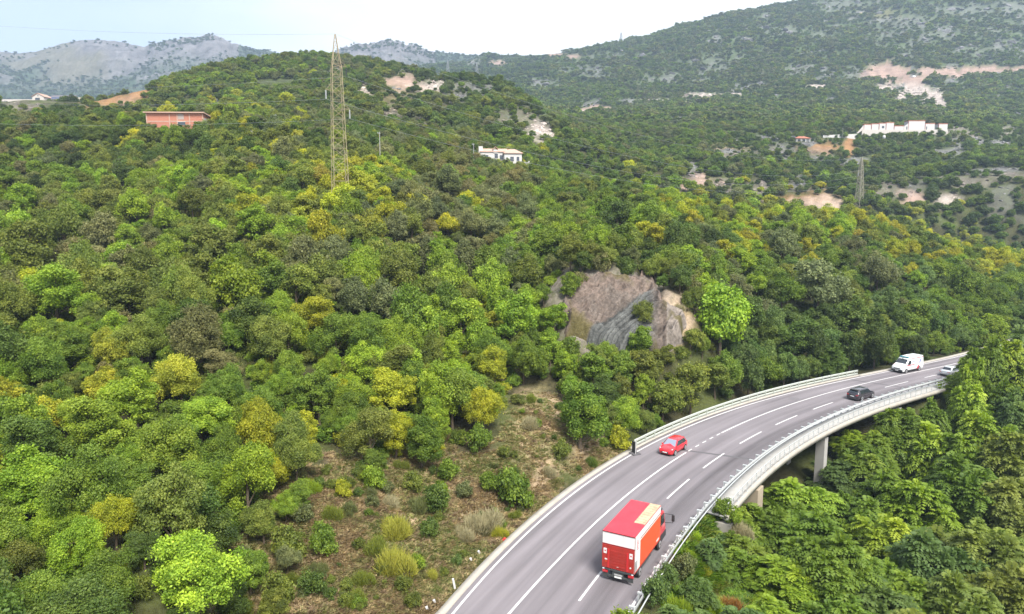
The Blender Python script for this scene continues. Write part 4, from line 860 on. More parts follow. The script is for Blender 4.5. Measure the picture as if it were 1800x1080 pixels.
def jitter_grid(y0, y1, step, umax=.95):
    ys = np.arange(y0, y1, step); out = []
    for i, y in enumerate(ys):
        xs = np.arange(-umax*y - 6, umax*y + 6, step); out.append(np.c_[xs + (i % 2)*step*.5, np.full(len(xs), y)])
    P = np.concatenate(out); return P + rngT.uniform(-.42, .42, P.shape)*step
def make_layer(y0, y1, step, rmin, rmax, hr=(1.9, 2.6)):
    P = jitter_grid(y0, y1, step); x, y = P[:, 0], P[:, 1]; z = ground(x, y)
    px, py = proj(x, y, z + 3); bx, by = proj(x, y, z)
    ok = (px > -260) & (px < 2060) & (py < 1420)
    x, y, z, px, py, bx, by = (a[ok] for a in (x, y, z, px, py, bx, by))
    br, _ = cover(x, y, z, bx, by)
    r = rngT.uniform(rmin, rmax, len(x))*(.85 + .3*fbm(x/30, y/30, 91, 2)); h = r*rngT.uniform(*hr, len(x))
    keep = rngT.uniform(size=len(x)) > br*1.15
    r = np.where(br > .25, r*.72, r); h = np.where(br > .25, h*.66, h)
    if y0 < 220:
        s, n, d, onb = corridor(x, y)
        keep &= (d > np.minimum(r*.55, 1.7) + .6) | (onb > .5) & (d > .8)
        lowb = (onb > .3) & (n > 0) & (d < 6); h = np.where(lowb, np.minimum(h, np.maximum(-z - 2.2, 1.0)), h)
        dd = ((x[:, None] - hero[:, 0])**2 + (y[:, None] - hero[:, 1])**2)**.5
        keep &= ~((dd < (hero[:, 2] + r[:, None]*.45)*.62).any(1))
    for it in range(3):
        b = blocked(x, y, z, r, h) & keep
        r = np.where(b, r*.72, r); h = np.where(b, h*.68, h)
    keep &= ~blocked(x, y, z, r, h)
    keep &= (r > (.9 if y0 < 260 else 1.0))
    ptc = fbm(x/(7 + y*.03), y/(7 + y*.03), 95, 2); ptc = np.argsort(np.argsort(ptc))/len(ptc)
    q = np.where(rngT.uniform(size=len(x)) < .35, ptc, rngT.uniform(size=len(x)))
    ci = colour_idx(px, py, rngT, q)
    return [a[keep] for a in (x, y, z, r, h, ci)]
L1 = make_layer(28, 125, 3.4, 1.6, 3.4, (1.8, 3.0))
L1b = make_layer(125, 290, 4.0, 2.1, 3.4, (1.7, 2.5))
ym, pxm = np.r_[L1[1], L1b[1]], None
x, y, z, r, h, ci = [np.r_[a, b] for a, b in zip(L1, L1b)]
bx, by = proj(x, y, z)
_fz = inpoly(bx, by, [(1120,1300),(1130,1040),(1260,920),(1450,780),(1640,700),(1720,640),(1900,600),(1900,1300)]) & (y < 118)
kind = np.where(_fz & (rngT.uniform(size=len(x)) < .8), 1, 0)
kind = np.where((bx > 1450) & (by > 540) & (y > 105) & (y < 150) & (rngT.uniform(size=len(x)) < .35), 1, kind)
form = rngT.integers(0, 8, len(x))
ht = np.array([t[:9] for t in trees], float)
TX = np.r_[ht[:, 0], x]; TY = np.r_[ht[:, 1], y]; TZ = np.r_[ht[:, 2], z]; TR = np.r_[ht[:, 3], r]; TH = np.r_[ht[:, 4], h]
TC = np.r_[ht[:, 5], ci].astype(int); TF = np.r_[ht[:, 6], form].astype(int); TK = np.r_[ht[:, 7], kind].astype(int)
TROT = rngT.uniform(0, 6.283, len(TX))

# how much of each tree shows from the camera (coarse painter's count, near to far)
def visible_area(X, Y, Z, Rr, H):
    W_, H_ = 600, 360; img = np.zeros((H_, W_), bool); vis = np.zeros(len(X))
    px, py = proj(X, Y, Z + H*.58); rx = Rr*F/Y/3*.92; ry = H*.42*F/Y/3
    cx, cy = px/3, py/3
    for i in np.argsort(Y):
        x0, x1 = int(max(0, cx[i]-rx[i])), int(min(W_-1, cx[i]+rx[i])+1); y0, y1 = int(max(0, cy[i]-ry[i])), int(min(H_-1, cy[i]+ry[i])+1)
        if x1 <= x0 or y1 <= y0: continue
        gx, gy = np.meshgrid(np.arange(x0, x1), np.arange(y0, y1))
        m = ((gx-cx[i])/rx[i])**2 + ((gy-cy[i])/ry[i])**2 < 1
        sub = img[y0:y1, x0:x1]; vis[i] = (m & ~sub).sum(); sub |= m
    return vis, px, py
VIS, TPX, TPY = visible_area(TX, TY, TZ, TR, TH)

# ------------------------------------------------------------------ scatter: one object of many leaves or trees nobody would count
def scatter(name, label, cat, P, scale, rot, idx, meshes, color):
    col_ = bpy.data.collections.new(name + '_kinds')
    for k, m_ in enumerate(meshes): col_.objects.link(bpy.data.objects.new('%s_%03d' % (name, k), m_))
    me = bpy.data.meshes.new(name); P = np.asarray(P, np.float32)
    me.vertices.add(len(P)); me.vertices.foreach_set('co', P.ravel())
    a = me.attributes.new('idx', 'INT', 'POINT'); a.data.foreach_set('value', np.asarray(idx, np.int32))
    a = me.attributes.new('scl', 'FLOAT_VECTOR', 'POINT'); a.data.foreach_set('vector', np.asarray(scale, np.float32).ravel())
    a = me.attributes.new('rot', 'FLOAT_VECTOR', 'POINT'); a.data.foreach_set('vector', np.asarray(rot, np.float32).ravel())
    c4 = np.ones((len(P), 4), np.float32); c4[:, :3] = color
    a = me.attributes.new('leafcol', 'FLOAT_COLOR', 'POINT'); a.data.foreach_set('color', c4.ravel())
    o = link(name, me); tag(o, label, cat, kind='stuff')
    ng = bpy.data.node_groups.new(name, 'GeometryNodeTree')
    ng.interface.new_socket('Geometry', in_out='INPUT', socket_type='NodeSocketGeometry'); ng.interface.new_socket('Geometry', in_out='OUTPUT', socket_type='NodeSocketGeometry')
    N = ng.nodes; L = ng.links; gi = N.new('NodeGroupInput'); gout = N.new('NodeGroupOutput')
    ci_ = N.new('GeometryNodeCollectionInfo'); ci_.inputs['Collection'].default_value = col_; ci_.inputs['Separate Children'].default_value = True; ci_.inputs['Reset Children'].default_value = True
    ip = N.new('GeometryNodeInstanceOnPoints'); ip.inputs['Pick Instance'].default_value = True
    def att(nm, tp):
        n = N.new('GeometryNodeInputNamedAttribute'); n.data_type = tp; n.inputs['Name'].default_value = nm; return n.outputs['Attribute']
    L.new(gi.outputs[0], ip.inputs['Points']); L.new(ci_.outputs[0], ip.inputs['Instance']); L.new(att('idx', 'INT'), ip.inputs['Instance Index'])
    L.new(att('scl', 'FLOAT_VECTOR'), ip.inputs['Scale']); L.new(att('rot', 'FLOAT_VECTOR'), ip.inputs['Rotation'])
    L.new(ip.outputs[0], gout.inputs[0])
    md = o.modifiers.new('scatter', 'NODES'); md.node_group = ng
    return o
def rots(n, tilt=.06, rng=rngT): return np.c_[rng.normal(0, tilt, n), rng.normal(0, tilt, n), rng.uniform(0, 6.283, n)]
PALA = np.array([PAL[k] for k in PN])
def vary(ci, rng=rngT):
    n = len(ci); f = rng.uniform(.78, 1.25, n)
    return PALA[ci]*np.c_[f*rng.uniform(.9, 1.1, n), f, f*rng.uniform(.85, 1.15, n)]
def tree_scatter(name, label, cat, meshes, dims, x, y, z, r, h, ci, form):
    d = np.array(dims)[form]; sc_ = np.c_[r/d[:, 0], r/d[:, 0], h/d[:, 1]]
    return scatter(name, label, cat, np.c_[x, y, z - .15], sc_, rots(len(x)), form, meshes, vary(ci))
# ------------------------------------------------------------------ individual trees (the ones that show largest) and the rest of the wood
px_in = (TPX > -40) & (TPX < 1840) & (TPY < 1110)
broad = np.where((TK == 0) & px_in)[0]; feath = np.where((TK == 1) & px_in)[0]
broad = broad[np.argsort(-VIS[broad])][:300]; feath = feath[np.argsort(-VIS[feath])]; feath = feath[VIS[feath] > 12][:120]
CW = {'olive':'olive green','mid':'mid green','lime':'bright lime','ygreen':'yellow-green','yellow':'yellowing','orange':'orange-brown','dark':'very dark green','dgreen':'dark green','greybrown':'dull grey-brown','bluegreen':'blue-green','fresh':'fresh green','rust':'rusty brown','greygreen':'grey-green','straw':'straw-coloured','broom':'yellowish green'}
MARK = [('the red box truck',1110,940),('the red hatchback',1182,785),('the rock cut',1090,540),('the bare brown bank',660,930),('the tall lattice pylon',592,250),('the brick building',308,208),('the white villa',885,280),('the ambulance van',1597,640),('the dark estate car',1511,693),('the bridge pier',1447,785),('the black marker board',1115,778),('the far guardrail end',1508,655)]
def place_words(px, py):
    mk = min(MARK, key=lambda m: math.hypot(px - m[1], (py - m[2])*1.3)); dx, dy = px - mk[1], py - mk[2]
    a = math.degrees(math.atan2(-dy, dx)) % 360
    w_ = ['right of','above and right of','above','above and left of','left of','below and left of','below','below and right of'][int(((a + 22.5) % 360)//45)]
    return w_ + ' ' + mk[0], math.hypot(dx, dy)
ORD = ['nearest','second nearest','third nearest','fourth nearest','fifth nearest','sixth nearest','seventh nearest','eighth nearest','ninth nearest','tenth nearest','eleventh nearest','twelfth nearest','thirteenth nearest','fourteenth nearest','fifteenth nearest','sixteenth nearest','seventeenth nearest','eighteenth nearest']
def label_all(ids, noun):
    key = {}
    for i in ids:
        wpx = TR[i]*2*F/TY[i]; size = 'large' if wpx > 85 else ('small' if wpx < 42 else 'medium')
        wd, dist = place_words(TPX[i], TPY[i]); key.setdefault((size, CW[PN[TC[i]]], wd), []).append((dist, i))
    lab = {}
    for (size, c, wd), l in key.items():
        l.sort()
        for k, (d_, i) in enumerate(l):
            base = f'{size} {c} {noun} {wd}'
            lab[i] = base if len(l) == 1 else base + (', ' + ORD[k] if k < len(ORD) else ', farthest')
    return lab
def grow(ids, name, noun, group, protos_near, protos_mid, split):
    lab = label_all(ids, noun)
    for i in ids:
        far_ = TY[i] > split; pr = (protos_mid if far_ else protos_near)[TF[i] % len(protos_near)]
        cm, tm = pr[0], pr[1]; Rr, H = pr[-2], pr[-1]
        t = empty(name, (TX[i], TY[i], TZ[i] - .1), TROT[i]); t.scale = (TR[i]/Rr, TR[i]/Rr*rngT.uniform(.92, 1.08), TH[i]/H)
        tag(t, lab[i], 'tree', group)
        c = link('crown', cm, t); k = PAL[PN[TC[i]]]; f = rngT.uniform(.82, 1.18); c.color = (k[0]*f*rngT.uniform(.93, 1.07), k[1]*f, k[2]*f*rngT.uniform(.9, 1.1), 1)
        link('trunk', tm, t)
grow(broad, 'broadleaf_tree', 'broadleaf', 'broadleaf trees of the hillside wood', NEAR, MID, 92)
grow(feath, 'feathery_tree', 'feathery tree', 'feathery-leaved trees beside the road', FEA, FEA, 1000)
rest = np.ones(len(TX), bool); rest[broad] = False; rest[feath] = False
rb = np.where(rest & (TK == 0))[0]; rf = np.where(rest & (TK == 1))[0]
tree_scatter('forest', 'dense mixed green wood covering the hillside above the road', 'forest', [p[2] for p in MID], [(p[3], p[4]) for p in MID], TX[rb], TY[rb], TZ[rb], TR[rb], TH[rb], TC[rb], TF[rb] % 8)
if len(rf): tree_scatter('thicket', 'feathery green thicket filling the gully below the road', 'thicket', [p[2] for p in FEA], [(p[3], p[4]) for p in FEA], TX[rf], TY[rf], TZ[rf], TR[rf], TH[rf], TC[rf], TF[rf] % 4)
# hills beyond
A = make_layer(290, 620, 4.6, 1.2, 3.6, (1.2, 1.9)); fA = rngT.integers(0, 5, len(A[0]))
tree_scatter('hill_woods', 'low wood and scrub on the middle hill and the terraces behind the ridge', 'woods', FARP, [(s[0], s[1]*.95) for s in SPEC[:5]], *A, fA)
B = make_layer(620, 1150, 5.0, 1.4, 4.6, (1.0, 1.7)); C_ = make_layer(1150, 2050, 7.4, 2.0, 6.2, (.9, 1.5))
B = [np.r_[a, b] for a, b in zip(B, C_)]; fB = rngT.integers(0, 5, len(B[0]))
tree_scatter('mountain_woods', 'low wood covering the long mountain slope, broken by limestone', 'woods', TINY, [(s[0], s[1]*.9) for s in SPEC[:5]], *B, fB)
# dark scrub on the far range
n_ = 38000; ii = rngT.integers(0, len(XF), n_); jx = rngT.uniform(-7, 7, n_)
sel = (rngT.uniform(size=n_) > mrock[ii]*1.02 + .02*0) & (TTf[ii] < 1.0) & (ppx[ii] > -60)
crest_line = rngT.uniform(size=n_) < np.where((TTf[ii] > .93) & (TTf[ii] < 1.02), np.where((ppx[ii] > 420) | ((ppx[ii] > 260) & (ppx[ii] < 380)), .8, .12), 0)
sel |= crest_line & (ppx[ii] > -60)
ii = ii[sel]; n_ = len(ii); rr_ = rngT.uniform(3, 6.5, n_); fr = rngT.integers(0, 5, n_)
tree_scatter('far_woods', 'dark bluish scrub on the flanks of the far limestone range', 'woods', TINY, [(s[0], s[1]*.9) for s in SPEC[:5]],
             XF[ii] + jx[sel], YF[ii], ZF[ii] - 1, rr_, rr_*1.3, np.where(rngT.uniform(size=n_) < .6, PN.index('dgreen'), PN.index('dark')), fr)

# ------------------------------------------------------------------ broken limestone on the bare patches
def stone_mesh(k):
    bm = bmesh.new(); bmesh.ops.create_icosphere(bm, subdivisions=2, radius=1.0); rg = np.random.default_rng(900 + k)
    ax = unit(rg.normal(size=(9, 3))); dd = rg.uniform(.45, .95, 9)
    for v in bm.verts:
        c = np.array(v.co); 
        for a_, d_ in zip(ax, dd):
            t_ = c @ a_ - d_
            if t_ > 0: c = c - a_*t_
        v.co = Vector(c*np.array([1.15, .95, .8])*(1 + rg.normal()*.04))
    me = bpy.data.meshes.new('stone'); bm.to_mesh(me); bm.free(); me.materials.append(M['stone']); return me
m, nt_, b_, N_, L_ = newmat('limestone'); M['stone'] = m
a_ = N_.new('ShaderNodeAttribute'); a_.attribute_type = 'INSTANCER'; a_.attribute_name = 'leafcol'; g_ = N_.new('ShaderNodeNewGeometry'); n_n = N_.new('ShaderNodeTexNoise'); n_n.inputs['Scale'].default_value = .9; n_n.inputs['Detail'].default_value = 8; L_.new(g_.outputs['Position'], n_n.inputs['Vector'])
r_ = N_.new('ShaderNodeMapRange'); r_.inputs[1].default_value = .3; r_.inputs[2].default_value = .7; r_.inputs[3].default_value = .5; r_.inputs[4].default_value = 1.35; L_.new(n_n.outputs['Fac'], r_.inputs[0])
h_ = N_.new('ShaderNodeHueSaturation'); L_.new(a_.outputs['Color'], h_.inputs['Color']); L_.new(r_.outputs[0], h_.inputs['Value']); L_.new(h_.outputs[0], b_.inputs['Base Color']); b_.inputs['Roughness'].default_value = .95; b_.inputs['Specular IOR Level'].default_value = .1
bp_ = N_.new('ShaderNodeBump'); bp_.inputs['Strength'].default_value = 1; bp_.inputs['Distance'].default_value = .6; L_.new(n_n.outputs['Fac'], bp_.inputs['Height']); L_.new(bp_.outputs[0], b_.inputs['Normal'])
STONE = [stone_mesh(k) for k in range(6)]
px_, py_, pr_ = [], [], []
for y0, y1, st_, r0, r1 in ((265, 620, 3.0, .5, 1.7), (620, 1150, 6.0, .9, 3.2), (1150, 1800, 11.0, 1.6, 6.0)):
    Q_ = jitter_grid(y0, y1, st_); zq = ground(Q_[:, 0], Q_[:, 1]); bb_, cc_ = cover(Q_[:, 0], Q_[:, 1], zq)
    lum = cc_.max(1) - cc_.min(1); k_ = (bb_ > .35) & (rngT.uniform(size=len(Q_)) < .8*bb_) & (lum < .11)
    px_.append(np.c_[Q_[k_], zq[k_]]); pr_.append(1.35*(r0 + (r1 - r0)*rngT.uniform(size=k_.sum())**2.2)); py_.append(cc_[k_])
P_ = np.concatenate(px_); r_s = np.concatenate(pr_); c_s = np.concatenate(py_)*rngT.uniform(.6, 1.5, (len(P_), 1))
P_[:, 2] -= r_s*.25
scatter('limestone_rocks', 'grey limestone boulders and ledges breaking through the scrub of the far slopes', 'rocks', P_, np.c_[r_s*1.3, r_s, r_s*rngT.uniform(.6, 1.1, len(P_))], rots(len(P_), .25), rngT.integers(0, 6, len(P_)), STONE, c_s)
# ------------------------------------------------------------------ shrubs one can tell apart: centre, width, colour, b = leafy bush / w = wispy broom
SHRUB = [(733,885,46,'greygreen','w'),(690,925,62,'broom','w'),(700,985,78,'broom','w'),(662,958,52,'olive','w'),(585,900,42,'olive','w'),(850,912,70,'straw','w'),(815,935,40,'straw','w'),(757,1008,28,'broom','w'),(548,852,38,'fresh','w'),(640,1015,44,'olive','w'),(690,880,36,'straw','w'),(880,935,34,'yellow','w'),
 (772,880,62,'dgreen','b'),(655,845,48,'fresh','b'),(900,864,76,'mid','b'),(860,850,40,'mid','b'),(806,985,22,'bluegreen','b'),(600,862,34,'ygreen','b'),(532,905,44,'greygreen','b'),(562,950,60,'mid','b'),(500,962,70,'olive','b'),(478,1040,64,'olive','b'),(550,1030,54,'dgreen','b'),(622,1052,50,'olive','w'),(845,772,54,'mid','b'),(1085,772,44,'ygreen','b'),(1098,742,44,'mid','b'),(990,792,40,'olive','b'),(760,930,40,'dgreen','b'),(820,865,36,'greygreen','b'),(720,850,40,'olive','b'),(790,830,46,'mid','b'),(930,740,36,'straw','w'),(965,830,30,'straw','w'),(905,905,26,'olive','w'),
 (60,1052,92,'dgreen','b'),(152,1062,84,'mid','b'),(20,1000,50,'olive','b'),(55,1027,34,'rust','w'),(195,1072,66,'greygreen','w'),(250,1040,54,'olive','b'),(232,980,60,'olive','w'),(262,930,50,'olive','w'),(420,1065,60,'olive','w'),(425,985,50,'greygreen','b'),(410,920,54,'mid','b'),
 (1190,492,46,'greybrown','b'),(1216,512,42,'greybrown','b'),(1100,474,36,'dgreen','b'),(1058,470,44,'greybrown','b'),(1014,498,36,'greybrown','b'),(1094,530,12,'broom','w'),(1195,545,22,'straw','w'),(1170,470,36,'greybrown','b'),(1110,458,26,'yellow','w'),
 (1150,1045,62,'bluegreen','b'),(1190,1066,54,'fresh','w'),(1202,1000,52,'greygreen','b'),(1250,1066,54,'lime','w'),(1302,1030,44,'straw','w'),(1340,1062,54,'fresh','w'),(1258,960,46,'bluegreen','b'),(1172,1012,44,'bluegreen','b'),(1238,1000,32,'yellow','w'),(1285,1062,44,'rust','w'),(1330,1020,40,'rust','w'),(1225,945,30,'lime','w'),(1212,975,30,'fresh','w'),(1400,1062,60,'lime','w'),(1322,872,34,'olive','b'),(1275,990,46,'mid','b'),(1272,938,40,'mid','b'),(1295,915,34,'fresh','b')]
sh = []
for px, py, wpx, c, kd in SHRUB:
    Ys = np.geomspace(32, 160, 400); x, y, z = at_y(np.full(400, px), np.full(400, py), Ys); g = ground(x, Ys); hh = wpx*Ys/F*(.85 if kd == 'b' else .62)
    i = np.argmax(z - (g + .5*hh) < 0); sh.append((x[i], Ys[i], g[i], wpx*Ys[i]/F/2, hh[i]))
seen_lab = {}
for (px, py, wpx, c, kd), (x, y, z, r, h) in zip(SHRUB, sh):
    if DEBUG: print('SH', c, kd, px, py, [round(float(v), 1) for v in (x, y, z, h)])
for (px, py, wpx, c, kd), (x, y, z, r, h) in zip(SHRUB, sh):
    me = (BUSH if kd == 'b' else BROOM)[rngT.integers(0, 4)]; o = link('bush' if kd == 'b' else 'broom_shrub', me, None, (x, y, z - .08), rngT.uniform(0, 6.28))
    s_ = r/(1.5 if kd == 'b' else 1.25); o.scale = (s_, s_, h/(1.9 if kd == 'b' else 1.45)); k = PAL[c]; o.color = (*k, 1)
    wd, dist = place_words(px, py); key = (CW[c], kd, 'large' if wpx > 55 else 'small' if wpx < 40 else 'medium', wd); seen_lab.setdefault(key, []).append((dist, o))
for (c, kd, size, wd), l in seen_lab.items():
    l.sort(key=lambda q: q[0])
    for k, (d_, o) in enumerate(l):
        b_ = f"{size} {c} {'leafy bush' if kd == 'b' else 'wispy shrub'} {wd}"; tag(o, b_ if len(l) == 1 else b_ + ', ' + ORD[k], 'shrub', 'shrubs on the banks and verges')
# dry grass on the bank, green grass on the right verge
def tufts(name, label, n, box, classes, cols, ymax, hmin=.7, hmax=1.5, thr=.35):
    px = rngT.uniform(box[0], box[1], n*3); py = rngT.uniform(box[2], box[3], n*3); x, y, _ = at_z(px, py, 2.0)
    for _ in range(4): x, y, _ = at_z(px, py, ground(x, y))
    z = ground(x, y); br_, cc = cover(x, y, z); s, nn_, d, onb = corridor(x, y)
    k = (br_ > thr) & (d > .35) & (y < ymax) & (y > 34); x, y, z = x[k][:n], y[k][:n], z[k][:n]; n = len(x)
    sc_ = rngT.uniform(hmin, hmax, n)*(.7 + .6*fbm(x/3, y/3, 97, 2)); pal = np.array(cols); w_ = fbm(x/2.5, y/2.5, 98, 3); w_ = np.argsort(np.argsort(w_))/max(n, 1)
    c = pal[np.minimum(((.6*w_ + .4*rngT.uniform(size=n))*len(pal)).astype(int), len(pal)-1)]*rngT.uniform(.9, 1.4, (n, 1))
    return scatter(name, label, 'grass', np.c_[x, y, z - .05], np.c_[sc_*1.1, sc_*1.1, sc_], rots(n, .15), rngT.integers(0, 5, n), TUFT, c)
tufts('dry_grass', 'dry tan grass covering the bank left of the road', 21000, (380, 1130, 690, 1080), None, [(.29,.22,.12),(.35,.28,.15),(.39,.31,.16),(.26,.195,.12),(.31,.29,.13),(.20,.21,.07),(.36,.29,.15),(.16,.20,.06),(.25,.25,.10)], 95, .35, .8, .3)
tufts('verge_grass', 'bright green and straw-coloured grass on the verge right of the truck', 4200, (1120, 1500, 900, 1080), None, [(.10,.19,.02),(.13,.22,.02),(.08,.15,.02),(.16,.2,.03),(.2,.16,.06)], 70, .6, 1.3, .3)
# low undergrowth in the shade of the wood
U_ = jitter_grid(34, 170, 2.6); ux, uy = U_[:, 0], U_[:, 1]; uz = ground(ux, uy); upx, upy = proj(ux, uy, uz); br_, _ = cover(ux, uy, uz, upx, upy); s, nn_, d, onb = corridor(ux, uy)
k = (br_ < .35) & (d > .9) & (upy < 1200) & ~inpoly(upx, upy, CUT) & ((onb < .3) | (d > 1.0)); ux, uy, uz, upx, upy, d = (a[k] for a in (ux, uy, uz, upx, upy, d))
ur = rngT.uniform(.7, 1.5, len(ux))*np.where(d < 4, .7, 1); uh = ur*rngT.uniform(.9, 1.5, len(ux)); kk = ~blocked(ux, uy, uz, ur, uh, 1.0)
ux, uy, uz, upx, upy, ur, uh = (a[kk] for a in (ux, uy, uz, upx, upy, ur, uh)); uc = colour_idx(upx, upy, rngT)
bush_s = []
for m_ in BUSH: q_ = m_.copy(); q_.materials.clear(); q_.materials.append(M['leaf_s']); bush_s.append(q_)
scatter('undergrowth', 'low leafy undergrowth between the trees and along the wood edge', 'undergrowth', np.c_[ux, uy, uz - .1], np.c_[ur/1.5, ur/1.5, uh/1.9], rots(len(ux)), rngT.integers(0, 4, len(ux)), bush_s, vary(uc)*.95)

# low weeds and young scrub over the dry bank
px = rngT.uniform(400, 1110, 2600); py = rngT.uniform(700, 1080, 2600); x, y, _ = at_z(px, py, 2.0)
for _ in range(4): x, y, _ = at_z(px, py, ground(x, y))
z = ground(x, y); br_, _ = cover(x, y, z); s, nn_, d, onb = corridor(x, y); dn_ = fbm(x/4, y/4, 131, 3)
k = (br_ > .3) & (d > 1.0) & (y < 95) & (rngT.uniform(size=len(x)) < sstep(.40, .62, dn_)*.2 + .02); x, y, z = x[k], y[k], z[k]; n = len(x); rr_ = rngT.uniform(.22, .75, n)
wc = PALA[rngT.choice([PN.index(q) for q in ('olive','mid','greygreen','olive','dgreen','fresh','olive','greybrown')], n)]*rngT.uniform(.7, 1.1, (n, 1))
bro_s = []
for m_ in BROOM: q_ = m_.copy(); q_.materials.clear(); q_.materials.append(M['leaf_s']); bro_s.append(q_)
isb = rngT.uniform(size=n) < .8; sc_ = np.where(isb[:, None], np.c_[rr_/1.5, rr_/1.5, rr_/1.3], np.c_[rr_/1.1, rr_/1.1, rr_/1.0])
scatter('scrub', 'low weeds and young scrub spread through the dry grass of the bank', 'scrub', np.c_[x, y, z - .05], sc_, rots(n, .2), np.where(isb, rngT.integers(0, 4, n), 4 + rngT.integers(0, 4, n)), bush_s + bro_s, wc)
# ------------------------------------------------------------------ vehicles (x forward, y left, z up; origin on the road under the middle)
M['glass'] = paint('dark_glass', (.022,.028,.034), .08, spec=.8, var=.1)
M['glass_l'] = paint('windscreen', (.20,.24,.30), .07, spec=.9, var=.15, scale=1.2)
M['tyre'] = paint('tyre', (.022,.022,.023), .85, var=.2)
M['rim'] = paint('alloy', (.52,.53,.54), .35, .7)
M['lampw'] = paint('headlamp', (.72,.74,.76), .12, spec=.9)
M['lampr'] = paint('tail_lamp', (.42,.015,.02), .2, spec=.8)
M['plate'] = paint('plate', (.70,.71,.70), .5)
M['blackp'] = paint('black_plastic', (.03,.03,.032), .6, var=.2)
M['red'] = paint('red_paint', (.56,.012,.022), .32, coat=.7, var=.08)
M['black'] = paint('black_paint', (.030,.026,.032), .25, coat=.8)
M['silver'] = paint('silver_paint', (.50,.52,.54), .3, .4, coat=.7)
M['vanwhite'] = paint('van_white', (.72,.73,.74), .35, coat=.5, var=.05)
M['stripe_r'] = paint('stripe_red', (.50,.035,.06), .4)
M['stripe_b'] = paint('stripe_blue', (.06,.08,.30), .4)

def shell(name, st, mat, parent):
    """body skin from cross-sections: (x, [(y, z) half ring from bottom centre to top centre])"""
    V = []; m = len(st[0][1]); full = 2*m - 2
    for x, ring in st:
        V += [(x, y, z) for y, z in ring] + [(x, -y, z) for y, z in ring[-2:0:-1]]
    n = len(st); Q = []
    for i in range(n-1):
        for k in range(full): a = i*full + k; b = i*full + (k+1) % full; Q.append((a, b, b+full, a+full))
    me = bpy.data.meshes.new(name); me.from_pydata(V, [], Q + [tuple(range(full))[::-1], tuple((n-1)*full + k for k in range(full))])
    bm = bmesh.new(); bm.from_mesh(me); bmesh.ops.recalc_face_normals(bm, faces=bm.faces); bm.to_mesh(me); bm.free()
    me.materials.append(mat); me.polygons.foreach_set('use_smooth', np.ones(len(me.polygons), bool)); o = link(name, me, parent)
    e = o.modifiers.new('es', 'EDGE_SPLIT'); e.split_angle = R(42); return o
def wheel(parent, x, y, r=.31, w_=.2, n=24):
    sgn = 1 if y > 0 else -1
    o = MB().cyl((0, 0, 0), (0, 1, 0), r, w_, n).build('wheel', M['tyre'], parent, (x, y, r), bevel=.02)
    mb = MB().cyl((0, sgn*(w_/2 + .004), 0), (0, 1, 0), r*.66, .03, n)
    mb.build('rim', M['rim'], o)
    MB().cyl((0, sgn*(w_/2 + .02), 0), (0, 1, 0), r*.2, .02, 10).build('hub', M['blackp'], o)
    return o
def patch(name, pts, mat, parent, th=.012):
    """thin panel lying on the body: outline pts, thickened along its normal"""
    P = [Vector(p) for p in pts]; nrm = (P[1]-P[0]).cross(P[2]-P[0]).normalized()
    c = sum(P, Vector())/len(P)
    if nrm.dot(Vector((c.x*.2, c.y, c.z - .6))) < 0 and abs(nrm.y) > .3: nrm = -nrm
    mb = MB(); b = len(P); mb.v = [tuple(p + nrm*th) for p in P] + [tuple(p - nrm*.03) for p in P]
    mb.f = [tuple(range(b)), tuple(range(2*b-1, b-1, -1))] + [(k, (k+1) % b, b + (k+1) % b, b + k) for k in range(b)]
    return mb.build(name, mat, parent)
